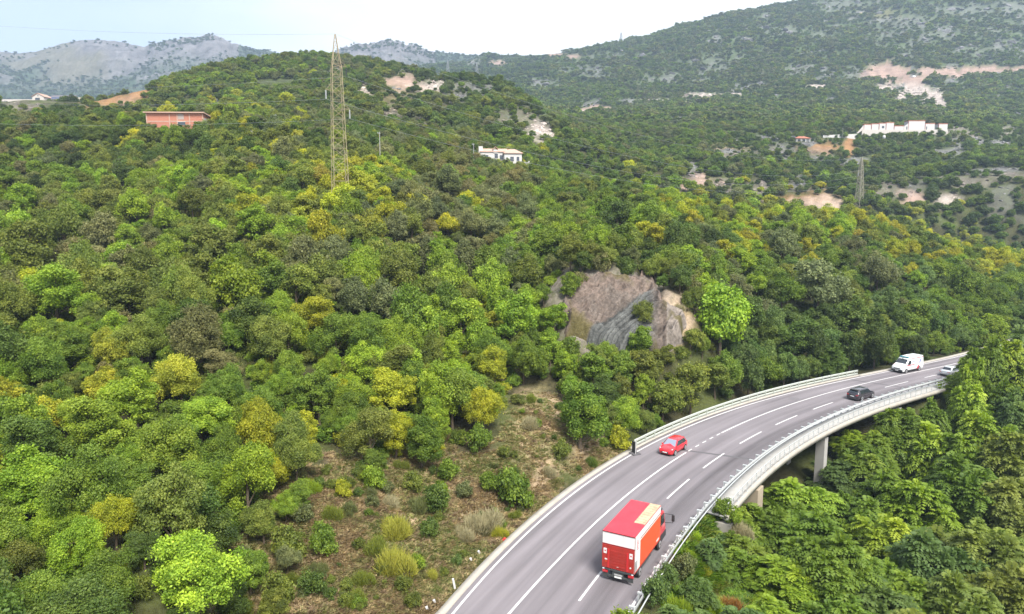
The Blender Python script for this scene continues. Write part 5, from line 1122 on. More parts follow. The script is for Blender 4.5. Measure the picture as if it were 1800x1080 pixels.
def car(name, label, cat, loc, ang, L, W, H, wb, fo, mat, kind='hatch', wind='glass_l', facing='front'):
    t = empty(name, loc, ang); tag(t, label, cat)
    hw = W/2; xf = L/2; xr = -L/2; r = .31 if kind != 'suv' else .36; bz = .20; belt = H*.60; hood = H*.565
    xfw = xf - fo; xrw = xfw - wb
    cow = xf - (1.02 if kind != 'suv' else 1.12); rft = cow - .78; rr = xr + (.42 if kind == 'hatch' else .55 if kind == 'suv' else 1.05); tail = xr + (.10 if kind == 'hatch' else .12 if kind == 'suv' else .62)
    tailz = belt + .02 if kind != 'sedan' else belt + .02
    def ring(w, zb, zbelt, wr, zr, mid=None):
        m_ = zbelt*.62
        return [(0, zb), (w*.86, zb), (w*.97, zb + .10), (w, m_), (w*.965, zbelt), (wr, zr - .045), (wr*.86, zr), (0, zr + .012)]
    st = [(xf, ring(hw*.70, bz + .08, hood*.66, hw*.60, hood*.70)), (xf - .10, ring(hw*.86, bz, hood*.80, hw*.74, hood*.84)), (xf - .35, ring(hw*.96, bz - .02, hood*.93, hw*.84, hood*.955)),
          (xfw, ring(hw, bz - .02, hood*.99, hw*.88, hood*1.01)), (cow + .02, ring(hw, bz - .02, belt*.985, hw*.90, hood*1.07)), (cow, ring(hw, bz - .02, belt*.985, hw*.90, hood*1.08)),
          (rft, ring(hw, bz - .02, belt, hw*.70, H*.985)), (rft - .45, ring(hw, bz - .02, belt + .01, hw*.70, H)), (rr + .35, ring(hw, bz - .02, belt + .03, hw*.69, H*.985)), (rr, ring(hw*.99, bz - .02, belt + .05, hw*.67, H*.955)),
          (tail, ring(hw*.97, bz, tailz + .03, hw*.80, tailz + .10))]
    if kind == 'sedan': st.append((xr + .06, ring(hw*.92, bz, belt*.97, hw*.82, belt*1.02)))
    st.append((xr, ring(hw*.84, bz + .10, belt*.88, hw*.76, belt*.92)))
    shell('body', st, mat, t)
    g = .014
    def side(xa, xb, xc, xd, nm='window'):
        for s_ in (1, -1):
            lo = belt + .03; hi = H*.955 - .05
            def yy(x, z):
                f = (z - belt)/(H - belt); return s_*(hw*.965*(1-f) + hw*.70*f + g)
            patch(nm, [(xa, yy(xa, lo), lo), (xb, yy(xb, lo + .03), lo + .03), (xc, yy(xc, hi), hi), (xd, yy(xd, hi), hi)], M['glass'], t)
    mid = (rft + rr)/2 + .05
    side(cow - .12, mid + .04, mid + .04, rft - .02); side(mid - .04, rr + .02, rr + .22, mid - .04)
    wz = H*.955
    patch('windscreen', [(cow - .05, -hw*.82, belt + .01), (cow - .05, hw*.82, belt + .01), (rft + .05, hw*.60, wz), (rft + .05, -hw*.60, wz)], M[wind], t, .035)
    patch('rear_window', [(tail + .02, -hw*.74, tailz + .13), (tail + .02, hw*.74, tailz + .13), (rr - .05, hw*.58, H*.93), (rr - .05, -hw*.58, H*.93)], M['glass'], t, .035)
    for s_ in (1, -1):
        for xw in (xfw, xrw):
            MB().cyl((xw, s_*(hw*.985), r), (0, 1, 0), r*1.14, .05, 24).build('wheel_arch', M['blackp'], t)
            wheel(t, xw, s_*(hw - .07), r)
        patch('headlight', [(xf - .06, s_*hw*.50, hood*.70), (xf - .16, s_*hw*.84, hood*.74), (xf - .42, s_*hw*.90, hood*.93), (xf - .20, s_*hw*.58, hood*.84)], M['lampw'], t, .03)
        patch('tail_light', [(xr + .01, s_*hw*.55, belt*.80), (xr + .01, s_*hw*.80, belt*.80), (xr + .10, s_*hw*.93, belt*.97), (xr + .03, s_*hw*.55, belt*.93)], M['lampr'], t, .04)
        m_ = MB().box(cow - .22, cow - .10, s_*(hw + .02) - .09, s_*(hw + .02) + .09, belt - .02, belt + .12).build('mirror', mat, t, bevel=.03)
    MB().box(xf - .05, xf + .012, -hw*.46, hw*.46, bz + .10, bz + .30).build('grille', M['blackp'], t, bevel=.02)
    MB().box(xf - .03, xf + .025, -.26, .26, bz + .17, bz + .28).build('number_plate', M['plate'], t)
    MB().box(xr - .02, xr + .03, -.26, .26, belt*.62, belt*.62 + .11).build('number_plate', M['plate'], t)
    MB().box(xr - .015, xr + .05, -hw*.78, hw*.78, bz - .02, bz + .16).build('bumper', M['blackp'] if kind != 'hatch' else mat, t, bevel=.02)
    if kind == 'suv':
        for s_ in (1, -1): MB().bar((rft - .1, s_*hw*.62, H + .03), (rr + .2, s_*hw*.60, H + .01), .035).build('roof_rail', M['rim'], t)
        MB().box(rft - .75, rft - .08, -hw*.5, hw*.5, H - .002, H + .016).build('sunroof', M['glass'], t)
        MB().box(rr - .32, rr + .06, -hw*.62, hw*.62, H*.945, H*.965).build('spoiler', M['black'], t, bevel=.01)
    return t
def wheels_to_pose(pf, pr, side_off):
    a = np.array(at_z(*pf, 0)[:2]); b = np.array(at_z(*pr, 0)[:2]); s1, n1 = sn([a, b]); s_ = float(s1.mean()); return s_, float(n1.mean()) + side_off
s_, n_ = wheels_to_pose((1185, 803), (1203, 789), -.78); p, a = frame_at(s_, n_)
car('hatchback_car', 'bright red hatchback coming down the outer lane onto the near end of the bridge', 'car', tuple(p), a + math.pi, 3.97, 1.73, 1.48, 2.49, .80, M['red'], 'hatch')
s_, n_ = wheels_to_pose((1532, 699.2), (1514.4, 705.2), -.85); p, a = frame_at(s_, n_)
car('estate_car', 'black estate car with roof rails driving away along the inner lane of the bridge', 'car', tuple(p), a, 4.65, 1.86, 1.60, 2.80, .9, M['black'], 'suv')
q = np.array(at_z(1650, 661, 0)[:2]); s_, n_ = (float(v[0]) for v in sn([q])); p, a = frame_at(s_ + 2.6, n_ + .62)
car('saloon_car', 'silver car driving away, half hidden by the trees at the far end of the bridge', 'car', tuple(p), a, 4.5, 1.78, 1.46, 2.65, .88, M['silver'], 'sedan')

# ambulance van
M['grey_badge'] = paint('badge', (.30,.32,.34), .5)
s_, n_ = wheels_to_pose((1593.5, 656.3), (1613.7, 651.3), -.9); p, a = frame_at(s_, n_)
t = empty('ambulance_van', tuple(p), a + math.pi); tag(t, 'white ambulance van with red and blue stripes coming towards the bridge', 'ambulance')
hw = 1.02; xf = 2.98
def vr(w, zb, zbelt, wr, zr): return [(0, zb), (w*.9, zb), (w*.98, zb + .12), (w, zbelt*.6), (w*.99, zbelt), (wr, zr - .10), (wr*.90, zr), (0, zr + .02)]
shell('body', [(xf, vr(.80, .35, .80, .74, .92)), (xf - .12, vr(.95, .26, .98, .86, 1.12)), (xf - .55, vr(hw, .24, 1.16, .90, 1.32)), (xf - .98, vr(hw, .24, 1.28, .92, 1.50)), (xf - 1.0, vr(hw, .24, 1.28, .92, 1.51)),
               (xf - 1.75, vr(hw, .24, 1.35, .90, 2.22)), (xf - 2.15, vr(hw, .24, 1.35, .90, 2.48)), (-1.0, vr(hw, .24, 1.35, .90, 2.52)), (-2.85, vr(hw, .24, 1.35, .89, 2.50)), (-2.97, vr(hw*.97, .3, 1.35, .86, 2.44))], M['vanwhite'], t)
patch('windscreen', [(xf - 1.0, -.84, 1.50), (xf - 1.0, .84, 1.50), (xf - 1.70, .78, 2.14), (xf - 1.70, -.78, 2.14)], M['glass'], t, .05)
for s_ in (1, -1):
    patch('window', [(xf - 1.30, s_*1.0, 1.40), (xf - 2.25, s_*1.0, 1.40), (xf - 2.25, s_*.955, 2.0), (xf - 1.80, s_*.955, 2.0)], M['glass'], t, .03)
    patch('red_stripe', [(xf - .75, s_*1.02, 1.18), (-.3, s_*1.02, 1.18), (-.3, s_*1.02, 1.30), (xf - .75, s_*1.02, 1.30)], M['stripe_r'], t, .012)
    patch('red_stripe', [(xf - 2.2, s_*.93, 2.22), (-2.8, s_*.93, 2.22), (-2.8, s_*.925, 2.32), (xf - 2.2, s_*.925, 2.32)], M['stripe_r'], t, .03)
    for k, (u0, u1) in enumerate(((-.95, -1.35), (-1.35, -1.75), (-1.75, -2.15))):
        z0 = .45 + .55*k; patch('blue_swoosh' if k else 'red_swoosh', [(u0, s_*(1.02 - .02*k), z0), (u0 - .5 + .1*k, s_*(1.02 - .02*k), z0), (u1 - .4 + .12*k, s_*(1.015 - .025*k), z0 + .55), (u1, s_*(1.015 - .025*k), z0 + .55)], M['stripe_b' if k else 'stripe_r'], t, .016)
    for k in range(3): patch('lettering', [(.55 - k*.32, s_*1.0, 1.62), (.32 - k*.32, s_*1.0, 1.62), (.32 - k*.32, s_*.985, 1.82), (.55 - k*.32, s_*.985, 1.82)], paint('letter_blue', (.25,.30,.45), .5), t, .014)
    patch('sill', [(xf - 1.3, s_*1.0, .28), (-1.3, s_*1.0, .28), (-1.3, s_*1.02, .48), (xf - 1.3, s_*1.02, .48)], M['blackp'], t, .014)
    for xw in (xf - .95, xf - 4.75):
        MB().cyl((xw, s_*1.0, .35), (0, 1, 0), .42, .06, 24).build('wheel_arch', M['blackp'], t); wheel(t, xw, s_*.95, .35, .22)
    patch('headlight', [(xf - .10, s_*.52, .80), (xf - .16, s_*.84, .82), (xf - .42, s_*.93, 1.10), (xf - .25, s_*.66, 1.05)], M['lampw'], t, .035)
    MB().box(xf - 1.55, xf - 1.38, s_*1.17 - .12, s_*1.17 + .12, 1.40, 1.72).build('mirror', M['blackp'], t, bevel=.03)
    MB().box(-3.0, -2.95, s_*.86 - .07, s_*.86 + .07, .9, 1.5).build('tail_light', M['lampr'], t)
MB().box(xf - .12, xf + .05, -.92, .92, .28, .62).build('bumper', M['blackp'], t, bevel=.05)
MB().box(xf - .10, xf + .03, -.55, .55, .70, .84).build('grille', M['blackp'], t, bevel=.02)
MB().box(xf + .04, xf + .065, -.27, .27, .40, .52).build('number_plate', M['plate'], t)
MB().box(xf - 2.15, xf - 1.82, -.72, .72, 2.40, 2.56).build('light_bar', paint('blue_beacon', (.10,.30,.36), .15, spec=.8), t, bevel=.03)
MB().box(xf - 1.62, xf - 1.40, -.12, .12, 2.26, 2.34).build('badge', M['grey_badge'], t)
MB().box(-2.4, -.9, -.55, .55, 2.515, 2.60).build('roof_unit', M['vanwhite'], t, bevel=.04)

# box truck
c0 = np.array(at_z(1056.7, 998, .95)[:2]); c1 = np.array(at_z(1116.7, 1008, .95)[:2]); mid_ = (c0 + c1)/2
s_, n_ = (float(v[0]) for v in sn([mid_])); p, a = frame_at(s_ + 2.5, n_); p = np.array([mid_[0], mid_[1], 0.])
t = empty('box_truck', tuple(p), a); tag(t, 'red box truck with white and orange sides and a beige-streaked roof, seen from behind', 'truck')
M['truckred'] = paint('truck_red', (.50,.018,.020), .5, var=.3, scale=1.3, dirt=(.30,.03,.025), dirt_amt=.5); M['roofred'] = paint('roof_red', (.52,.024,.042), .55, var=.25, scale=.8, dirt=(.42,.05,.07), dirt_amt=.6)
M['orange'] = paint('orange_panel', (.60,.078,.020), .4, var=.12, scale=.6); M['boxwhite'] = paint('box_white', (.70,.69,.67), .5, var=.25, scale=1.5, dirt=(.42,.38,.36), dirt_amt=.45)
M['seam'] = paint('seam', (.36,.25,.17), .9); M['beige'] = paint('peeled_beige', (.50,.37,.24), .9, var=.7, scale=2.2, dirt=(.24,.14,.09), dirt_amt=.8); M['liftred'] = paint('lift_red', (.34,.022,.014), .55, var=.35, scale=2, dirt=(.20,.02,.012), dirt_amt=.6); M['darkred'] = paint('dark_red', (.16,.01,.012), .5)
M['chassis'] = paint('chassis', (.05,.055,.055), .7, var=.3); M['grey'] = paint('worn_grey', (.30,.30,.30), .7, var=.5, scale=4)
Bz0, Bz1, Lb, bw = .95, 3.75, 6.2, 1.22
MB().box(0, Lb, -bw, bw, Bz0, Bz1 - .03).build('cargo_box', M['boxwhite'], t, bevel=.02)
MB().box(-.01, Lb + .01, -bw - .015, bw + .015, Bz1 - .029, Bz1 + .02).build('roof', M['roofred'], t, bevel=.015)
mb = MB(); mb.box(2.25, Lb - .02, -bw + .02, -.36, Bz1 + .021, Bz1 + .035)
ob = mb.build('peeled_strip', M['beige'], t)
for k in range(9): MB().bar((2.6 + k*.42, -bw + .04, Bz1 + .04), (2.66 + k*.42, -.40, Bz1 + .04), .035, .012).build('seam', M['seam'], ob)
for s_ in (1, -1):
    y0 = s_*bw
    def sp(nm, x0, x1, z0, z1, mt, th=.008, par=t): return MB().box(x0, x1, min(y0, y0 + s_*th), max(y0, y0 + s_*th), z0, z1).build(nm, mt, par)
    sp('orange_panel', 1.22, Lb - .03, 1.0, 3.02, M['orange'], .010); sp('red_stripe', 1.22, Lb - .03, 3.13, 3.20, M['darkred'], .008)
    sp('lower_rail', 0, Lb, Bz0 - .02, Bz0 + .07, M['liftred'], .02)
    sp('corner_post', 0, .07, Bz0 + .08, Bz1 - .04, M['darkred'], .014); sp('scuffed_corner', .12, .62, 1.06, 1.80, M['grey'], .006)
    for k in range(6): sp('logo', .52 + .03*(k % 2), .78 - .03*(k % 3), 2.55 + .13*k, 2.64 + .13*k, M['stripe_r'], .007)
    for k in range(4): sp('lettering', 3.2 + .35*k, 3.4 + .35*k, 3.42, 3.50 + .03*(k % 2), M['grey'], .007)
    for k in range(3): sp('lettering', 5.2 + .22*k, 5.36 + .22*k, 1.14, 1.30, M['boxwhite'], .016)
    MB().box(.9, 4.2, s_*1.12 - .03, s_*1.12 + .03, .55, .80).build('side_guard', M['chassis'], t)
    for xw, w_ in ((1.55, .42), (6.45, .28)): wheel(t, xw, s_*(1.12 - w_/2 + .03), .42, w_, 28)
# rear
MB().box(-.02, .0, -bw, bw, 2.84, 3.70).build('upper_door', M['boxwhite'], t)
MB().box(-.05, .01, -bw - .01, bw + .01, 3.70, 3.765).build('header', M['darkred'], t); MB().box(-.06, -.0, -bw, bw, 2.77, 2.835).build('header', M['darkred'], t)
tl = MB().box(-.10, -.021, -bw + .01, bw - .01, 1.02, 2.765).build('tail_lift', M['liftred'], t, bevel=.01)
for k in range(6): MB().box(-.125, -.101, -.58, .58, 1.20 + .21*k, 1.38 + .21*k).build('plank', M['liftred'], tl, bevel=.008)
for y_ in (.72, -.72): MB().box(-.14, -.101, y_ - .07, y_ + .07, 1.05, 2.5).build('lift_arm', M['truckred'], tl, bevel=.01)
for y_, z_ in ((.98, 2.3), (-.98, 2.3)): MB().box(-.108, -.101, y_ - .12, y_ + .12, z_ - .20, z_ + .20).build('sticker', M['boxwhite'], tl); MB().box(-.112, -.1085, y_ - .06, y_ + .05, z_ - .05, z_ + .06).build('sticker_mark', M['stripe_r'], tl)
MB().box(-.108, -.101, .80, 1.0, 1.62, 1.72).build('sticker', M['boxwhite'], tl); MB().box(-.108, -.101, .86, .95, 1.46, 1.56).build('reflector', M['orange'], tl)
MB().cyl((-.105, -.96, 1.40), (1, 0, 0), .065, .012, 14).build('round_mark', M['boxwhite'], tl); MB().box(-.128, -.1255, -.07, .07, 1.23, 1.26).build('sticker', M['boxwhite'], tl)
MB().box(-.05, .6, -.42, .42, .50, .92).build('chassis', M['chassis'], t); MB().box(.6, 6.3, -.45, .45, .55, .94).build('chassis', M['chassis'], t)
MB().box(-.10, .06, -1.0, 1.0, .84, .96).build('sill', M['chassis'], t, bevel=.02); MB().bar((-.02, -.75, .44), (-.02, .75, .44), .12).build('underrun_bar', M['chassis'], t)
MB().box(-.10, -.08, -.30, .24, .38, .50).build('number_plate', M['plate'], t); MB().box(-.08, .1, -.34, .3, .52, .66).build('hitch', M['grey'], t, bevel=.03)
for s_ in (1, -1):
    MB().box(-.09, .05, s_*.98 - .2, s_*.98 + .2, .62, .80).build('tail_light', M['lampr'], t, bevel=.02); MB().box(-.03, .03, s_*.95 - .2, s_*.95 + .2, .26, .60).build('mudflap', M['chassis'], t)
    MB().box(-.1, -.05, s_*1.1 - .07, s_*1.1 + .07, .87, .92).build('marker_lamp', M['lampw'], t)
# cab
prof = [(6.32,.62),(8.15,.62),(8.18,1.25),(8.02,1.75),(7.62,2.72),(7.45,2.82),(6.42,2.86),(6.32,2.75)]
cab = MB(); cab.prism([(x, z) for x, z in prof], -1.08, 1.08, 'y'); cb = cab.build('cab', M['red'], t, bevel=.05)
patch('windscreen', [(8.03, -.95, 1.78), (8.03, .95, 1.78), (7.66, .90, 2.66), (7.66, -.90, 2.66)], M['glass'], t, .03)
for s_ in (1, -1):
    patch('window', [(6.72, s_*1.08, 1.75), (7.82, s_*1.08, 1.75), (7.50, s_*1.08, 2.62), (6.72, s_*1.08, 2.62)], M['glass'], t, .012)
    MB().box(6.40, 8.20, s_*1.09 - .03, s_*1.09 + .03, .45, .98).build('step', M['blackp'], t, bevel=.03)
    MB().cyl((6.45, s_*1.10, .45), (0, 1, 0), .52, .04, 26).build('wheel_arch', M['blackp'], t)
    mb = MB(); mb.bar((7.75, s_*1.05, 2.45), (7.95, s_*1.75, 2.42), .035); mb.bar((7.85, s_*1.05, 1.65), (7.95, s_*1.72, 1.72), .035); mb.bar((7.95, s_*1.72, 1.72), (7.95, s_*1.75, 2.42), .035); mb.build('mirror_arm', M['blackp'], t)
    MB().box(7.86, 7.98, s_*1.75 - .12, s_*1.75 + .12, 1.85, 2.40).build('mirror', M['blackp'], t, bevel=.04)
    MB().box(8.12, 8.22, s_*.82 - .16, s_*.82 + .16, .78, 1.0).build('headlight', M['lampw'], t, bevel=.02)
MB().box(8.05, 8.28, -1.1, 1.1, .40, .76).build('bumper', M['blackp'], t, bevel=.04); MB().box(8.16, 8.20, -.6, .6, 1.05, 1.35).build('grille', M['blackp'], t)
MB().box(7.3, 7.65, -.95, .95, 2.84, 2.93).build('sun_visor', M['blackp'], t, bevel=.02)
# ------------------------------------------------------------------ pylons, poles, wires
M['lattice'] = paint('weathered_lattice', (.31,.255,.155), .7, 0, var=.4, scale=1.5); M['lattice_pale'] = paint('pale_lattice', (.25,.23,.17), .7, 0, var=.2); M['lattice2'] = paint('grey_lattice', (.24,.25,.25), .6, .2, var=.3)
M['wire'] = paint('wire', (.33,.35,.36), .4, .5); M['insul'] = paint('insulator', (.03,.035,.04), .3); M['insulw'] = paint('insulator_pale', (.45,.47,.48), .3)
def pylon(px, py_top, Y, H, bw_, tw, label, w_=.085, rot=.55, nseg=13, mat='lattice', arms=True, name='lattice_pylon'):
    x, y, zt = at_y(px, py_top, Y); zb = zt - H
    t = empty(name, (x, y, zb), rot); tag(t, label, 'pylon', 'electricity pylons on the slopes')
    def hwid(f): return (bw_/2)*(1-f) + tw/2*f if f < .84 else (tw/2)*(1 - (f-.84)/.16) + .10*((f-.84)/.16)
    fs = [0]; 
    while fs[-1] < .84: fs.append(min(.84, fs[-1] + hwid(fs[-1])*2*.78/H))
    fs += [.90, .96, 1.0]
    cor = [(1,1),(-1,1),(-1,-1),(1,-1)]; mb = MB(); bb = MB()
    for i in range(len(fs)-1):
        a, b = hwid(fs[i]), hwid(fs[i+1]); z0, z1 = fs[i]*H, fs[i+1]*H
        for k, (cx, cy) in enumerate(cor):
            mb.bar((cx*a, cy*a, z0), (cx*b, cy*b, z1), w_)
            dx, dy = cor[(k+1) % 4]
            if i % 2 == k % 2: bb.bar((cx*a, cy*a, z0), (dx*b, dy*b, z1), w_*.55)
            else: bb.bar((dx*a, dy*a, z0), (cx*b, cy*b, z1), w_*.55)
            bb.bar((cx*b, cy*b, z1), (dx*b, dy*b, z1), w_*.45)
    mb.build('legs', M[mat], t); bb.build('bracing', M[mat], t)
    tips = []
    if arms:
        for j, (f, sgn, ln) in enumerate(((.83, 1, 1.0), (.70, -1, 1.1), (.60, 1, 1.2))):
            z = f*H; h_ = hwid(f); am = MB(); tip = (sgn*(h_ + ln), 0, z)
            for cy in (h_, -h_): am.bar((sgn*h_, cy, z), tip, w_*.6); am.bar((sgn*h_, cy, z + 1.2), tip, w_*.5)
            am.build('crossarm', M[mat], t); ins = MB()
            for q in range(9): ins.cyl((tip[0], 0, z - .25 - q*.17), (0, 0, 1), .15, .08, 8)
            ins.bar((tip[0], 0, z), (tip[0], 0, z - 1.75), .04); ins.build('insulator', M['insul' if j == 0 else 'insulw'], t)
            c, s_ = math.cos(rot), math.sin(rot); tips.append((x + tip[0]*c, y + tip[0]*s_, zb + z - 1.75))
    tips.append((x, y, zb + H)); return t, tips
_, tipA = pylon(589, 60, 137, 33.5, 3.0, 1.45, 'tall rusty lattice pylon rising from the wood, insulators hanging at its sides', rot=.42)
_Ys = np.geomspace(250, 520, 800); _x, _y, _z = at_y(np.full(800, 1515.), np.full(800, 361.), _Ys); YB = float(_Ys[np.argmax(_z < ground(_x, _Ys))]); HB = float(at_y(1515, 277, YB)[2] - at_y(1515, 364, YB)[2])
if DEBUG: print('PYLON B', YB, HB)
_, tipB = pylon(1515, 277, YB, HB, HB*.115, HB*.045, 'slim lattice pylon on the rocky terrace in front of the dark trees', .22, .5, mat='lattice_pale')
for px, py, Y, h_, lb in ((787, 106, 1350, 34, 'tiny pale pylon in the far saddle, left one of two'), (838, 112, 1400, 30, 'tiny pale pylon in the far saddle beside the bare rock'), (1092, 57, 1640, 24, 'tiny pylon standing on the skyline of the long right slope')):
    pylon(px, py, Y, h_, 6, 2.0, lb, .42, .3, mat='lattice2', arms=False)
def wire(name, a, b, sag, label, rad=.035):
    a, b = Vector(a), Vector(b); pts = [a.lerp(b, t_) - Vector((0, 0, sag*4*t_*(1-t_))) for t_ in np.linspace(0, 1, 24)]
    o = MB().tube(pts, rad, 4).build(name, M['wire']); return tag(o, label, 'cable', 'power lines from the tall pylon')
for k, tp in enumerate(tipA):
    nm = ['highest of the side cables', 'middle of the side cables', 'lowest of the side cables', 'topmost earth wire'][k]
    e = at_y(-260, (150, 168, 205, 22)[k], 172); wire('power_line', tp, e, 1.6, f'thin power line running left from the tall pylon, {nm}', .018)
    wire('power_line', tp, tipB[k], 9.0, f'thin power line sagging right from the tall pylon, {nm}', .022)
def pole(px, py0, py1, Y, label, mat=None, lamp=True):
    x, y, z1 = at_y(px, py0, Y); z0 = min(ground1(x, y) - .3, at_y(px, py1, Y)[2])
    t = empty('utility_pole', (x, y, z0)); tag(t, label, 'pole', 'utility poles above the wood'); h_ = z1 - z0
    MB().tube([(0,0,0),(0,0,h_)], [.11,.08], 8).build('pole', mat or M['concrete2'], t)
    mb = MB(); mb.bar((-.45,0,h_-.35),(.25,0,h_-.35), .08); mb.bar((-.45,0,h_-.35),(-.45,0,h_-.15), .12); mb.build('bracket', M['insulw'], t)
pole(667, 232, 262, 186, 'pale concrete utility pole standing right of the tall pylon'); pole(484.5, 201, 224, 206, 'pale utility pole left of the tall pylon among the ridge trees'); pole(443, 229, 241, 196, 'short pale pole in the trees right of the brick building'); pole(832.5, 252, 284, 229, 'grey utility pole in front of the white villa'); pole(1482, 225, 245, 505, 'thin pole beside the long white wall')

# ------------------------------------------------------------------ buildings
def brickmat():
    m, nt, b, N, L = newmat('hollow_brick'); tc = N.new('ShaderNodeTexCoord'); mp = N.new('ShaderNodeMapping'); mp.inputs['Rotation'].default_value = (math.pi/2, 0, 0)
    bt = N.new('ShaderNodeTexBrick'); bt.inputs['Color1'].default_value = (.42,.155,.095,1); bt.inputs['Color2'].default_value = (.37,.13,.08,1); bt.inputs['Mortar'].default_value = (.40,.20,.14,1); bt.inputs['Scale'].default_value = 2.2; bt.inputs['Mortar Size'].default_value = .03
    L.new(tc.outputs['Object'], mp.inputs[0]); L.new(mp.outputs[0], bt.inputs['Vector']); L.new(bt.outputs['Color'], b.inputs['Base Color']); b.inputs['Roughness'].default_value = .9; return m
M['brick'] = brickmat(); M['terra'] = paint('terracotta', (.36,.125,.07), .85, var=.4, scale=1.2, dirt=(.24,.10,.07), dirt_amt=.5); M['terral'] = paint('pale_tiles', (.44,.29,.225), .85, var=.4, scale=1.4, dirt=(.30,.17,.13), dirt_amt=.5)
M['plaster'] = paint('white_plaster', (.50,.46,.42), .8, var=.15, scale=.6); M['plasterw'] = paint('bright_plaster', (.52,.505,.485), .8, var=.1, scale=.4); M['stonewall'] = paint('stone_wall', (.34,.30,.26), .95, var=.5, scale=1.5)
M['slate'] = paint('grey_roof', (.13,.12,.135), .8, var=.35, scale=.8); M['solar'] = paint('solar_panel', (.05,.065,.14), .2, spec=.7, var=.3, scale=2); M['windowg'] = paint('window_glass', (.05,.06,.075), .15, spec=.7, var=.2); M['redtrim'] = paint('red_trim', (.30,.05,.05), .7, var=.2)
def gable(mb, x0, x1, y0, y1, z0, h_, ax='x', ov=.3):
    if ax == 'x': 
        prof = [(y0 - ov, z0), ((y0+y1)/2, z0 + h_), (y1 + ov, z0), (y1 + ov, z0 + .18), ((y0+y1)/2, z0 + h_ + .2), (y0 - ov, z0 + .18)]; mb.prism(prof, x0 - ov, x1 + ov)
    else:
        prof = [(x0 - ov, z0), ((x0+x1)/2, z0 + h_), (x1 + ov, z0), (x1 + ov, z0 + .18), ((x0+x1)/2, z0 + h_ + .2), (x0 - ov, z0 + .18)]; mb.prism(prof, y0 - ov, y1 + ov, 'y')
    return mb
def site(px, py, Y): x, y, z = at_y(px, py, Y); return Vector((x, y, z)), Y/F
# unfinished brick building on the left ridge
o_, k = site(256, 199, 215); t = empty('brick_building', o_, -.02); tag(t, 'unfinished orange brick building with a thin flat eave on the left ridge', 'building')
Wd = 99*k; hb = 7.5
MB().box(0, Wd, 0, 8, -hb, 0).build('wall', M['brick'], t)
for x_ in (0, Wd*.40, Wd*.535, Wd*.75, Wd - .4): MB().box(x_, x_ + .32, -.06, -.003, -hb, -.02).build('column', M['terral'], t)
MB().box(.43, Wd - .41, -.05, -.004, -2.55, -2.25).build('ring_beam', M['terral'], t)
mb = MB(); mb.v = [(-.5,-.7,.02),(Wd + .5,-.7,-.12),(Wd + 1.0,8.6,-1.6),(-.2,8.6,1.2)]; mb.v += [(a_, b_, c_ + .32) for a_, b_, c_ in mb.v[:4]]; mb.f = [(0,3,2,1),(4,5,6,7),(0,1,5,4),(1,2,6,5),(2,3,7,6),(3,0,4,7)]; mb.build('roof', M['terral'], t)
w_ = MB().box(Wd*.55, Wd*.68, -.03, -.002, -3.6, -2.6).build('window', M['windowg'], t); MB().box(Wd*.54, Wd*.69, -.09, -.031, -2.6, -2.5).build('frame', M['plasterw'], w_)
MB().box(Wd*.56, Wd*.66, -.02, -.002, -1.9, -.3).build('doorway', paint('bare_block', (.36,.30,.27), .9, var=.3), t)
MB().box(Wd + .01, Wd + .05, .1, 7.8, -hb, -1.4).build('side_wall', M['plaster'], t)
# white villa
o_, k = site(845, 275, 236); t = empty('villa', o_, .12); tag(t, 'white villa with pale tiled roofs and a balcony among the trees', 'house')
k *= 1.0
MB().box(0, 46*k, 0, 6, -4.5, 1.4).build('wall', M['plasterw'], t); MB().box(40*k, 70*k, -2.0, 6, -6, 1.0).build('wall', M['plasterw'], t)
gable(MB(), 0, 46*k, 0, 6, 1.4, 1.1).build('roof', M['terral'], t)
mb = MB(); x0, x1, y0, y1 = 40*k - .4, 70*k + .4, -2.4, 6.4; mb.v = [(x0,y0,1.0),(x1,y0,1.0),(x1,y1,1.0),(x0,y1,1.0),((x0+x1)/2 - 1,(y0+y1)/2,2.5),((x0+x1)/2 + 1,(y0+y1)/2,2.5),(x0,y0,.85),(x1,y0,.85),(x1,y1,.85),(x0,y1,.85)]; mb.f = [(0,1,5,4),(1,2,5),(2,3,4,5),(3,0,4),(6,9,8,7),(0,6,7,1),(1,7,8,2),(2,8,9,3),(3,9,6,0)]; mb.build('roof', M['terral'], t)
MB().box(-.6, .7, .3, 1.5, -4, 3.2).build('chimney', M['plasterw'], t); d_ = MB().box(22*k, 29*k, -.15, 2, 1.0, 2.2).build('dormer', M['plasterw'], t); gable(MB(), 22*k, 29*k, -.2, 2.2, 2.2, .8, 'y', .2).build('dormer_roof', M['terral'], d_)
for x_, y_, w2, z_ in ((8*k, -.03, 1.0, -1), (24*k, -.03, 1.1, -.6), (33*k, -.03, 1.0, -1), (50*k, -2.03, 1.2, -1.6), (61*k, -2.03, .9, -1.6)):
    f_ = MB().box(x_, x_ + w2, y_, y_ + .028, z_, z_ + 1.4).build('window', M['windowg'], t); MB().box(x_ - .08, x_ + w2 + .08, y_ - .04, y_ - .001, z_ - .12, z_ - .02).build('sill', M['plaster'], f_)
MB().box(66*k, 82*k, -3.5, 4, -4.2, -2.9).build('terrace', M['plaster'], t); bl = MB()
for q in range(11): bl.bar((66*k + q*.29, -3.4, -2.9), (66*k + q*.29, -3.4, -2.1), .09)
bl.box(66*k, 82*k, -3.5, -3.3, -2.1, -1.98); bl.bar((82*k - .1, -3.4, -2.9), (82*k - .1, -3.4, -1.6), .3); bl.build('balustrade', M['plasterw'], t)
MB().box(62*k, 94*k, -4.2, -3.6, -7, -4.3).build('retaining_wall', M['stonewall'], t); MB().box(86*k, 91*k, -3.4, -2.2, -4.3, -3.0).build('gate_pier', M['plasterw'], t)
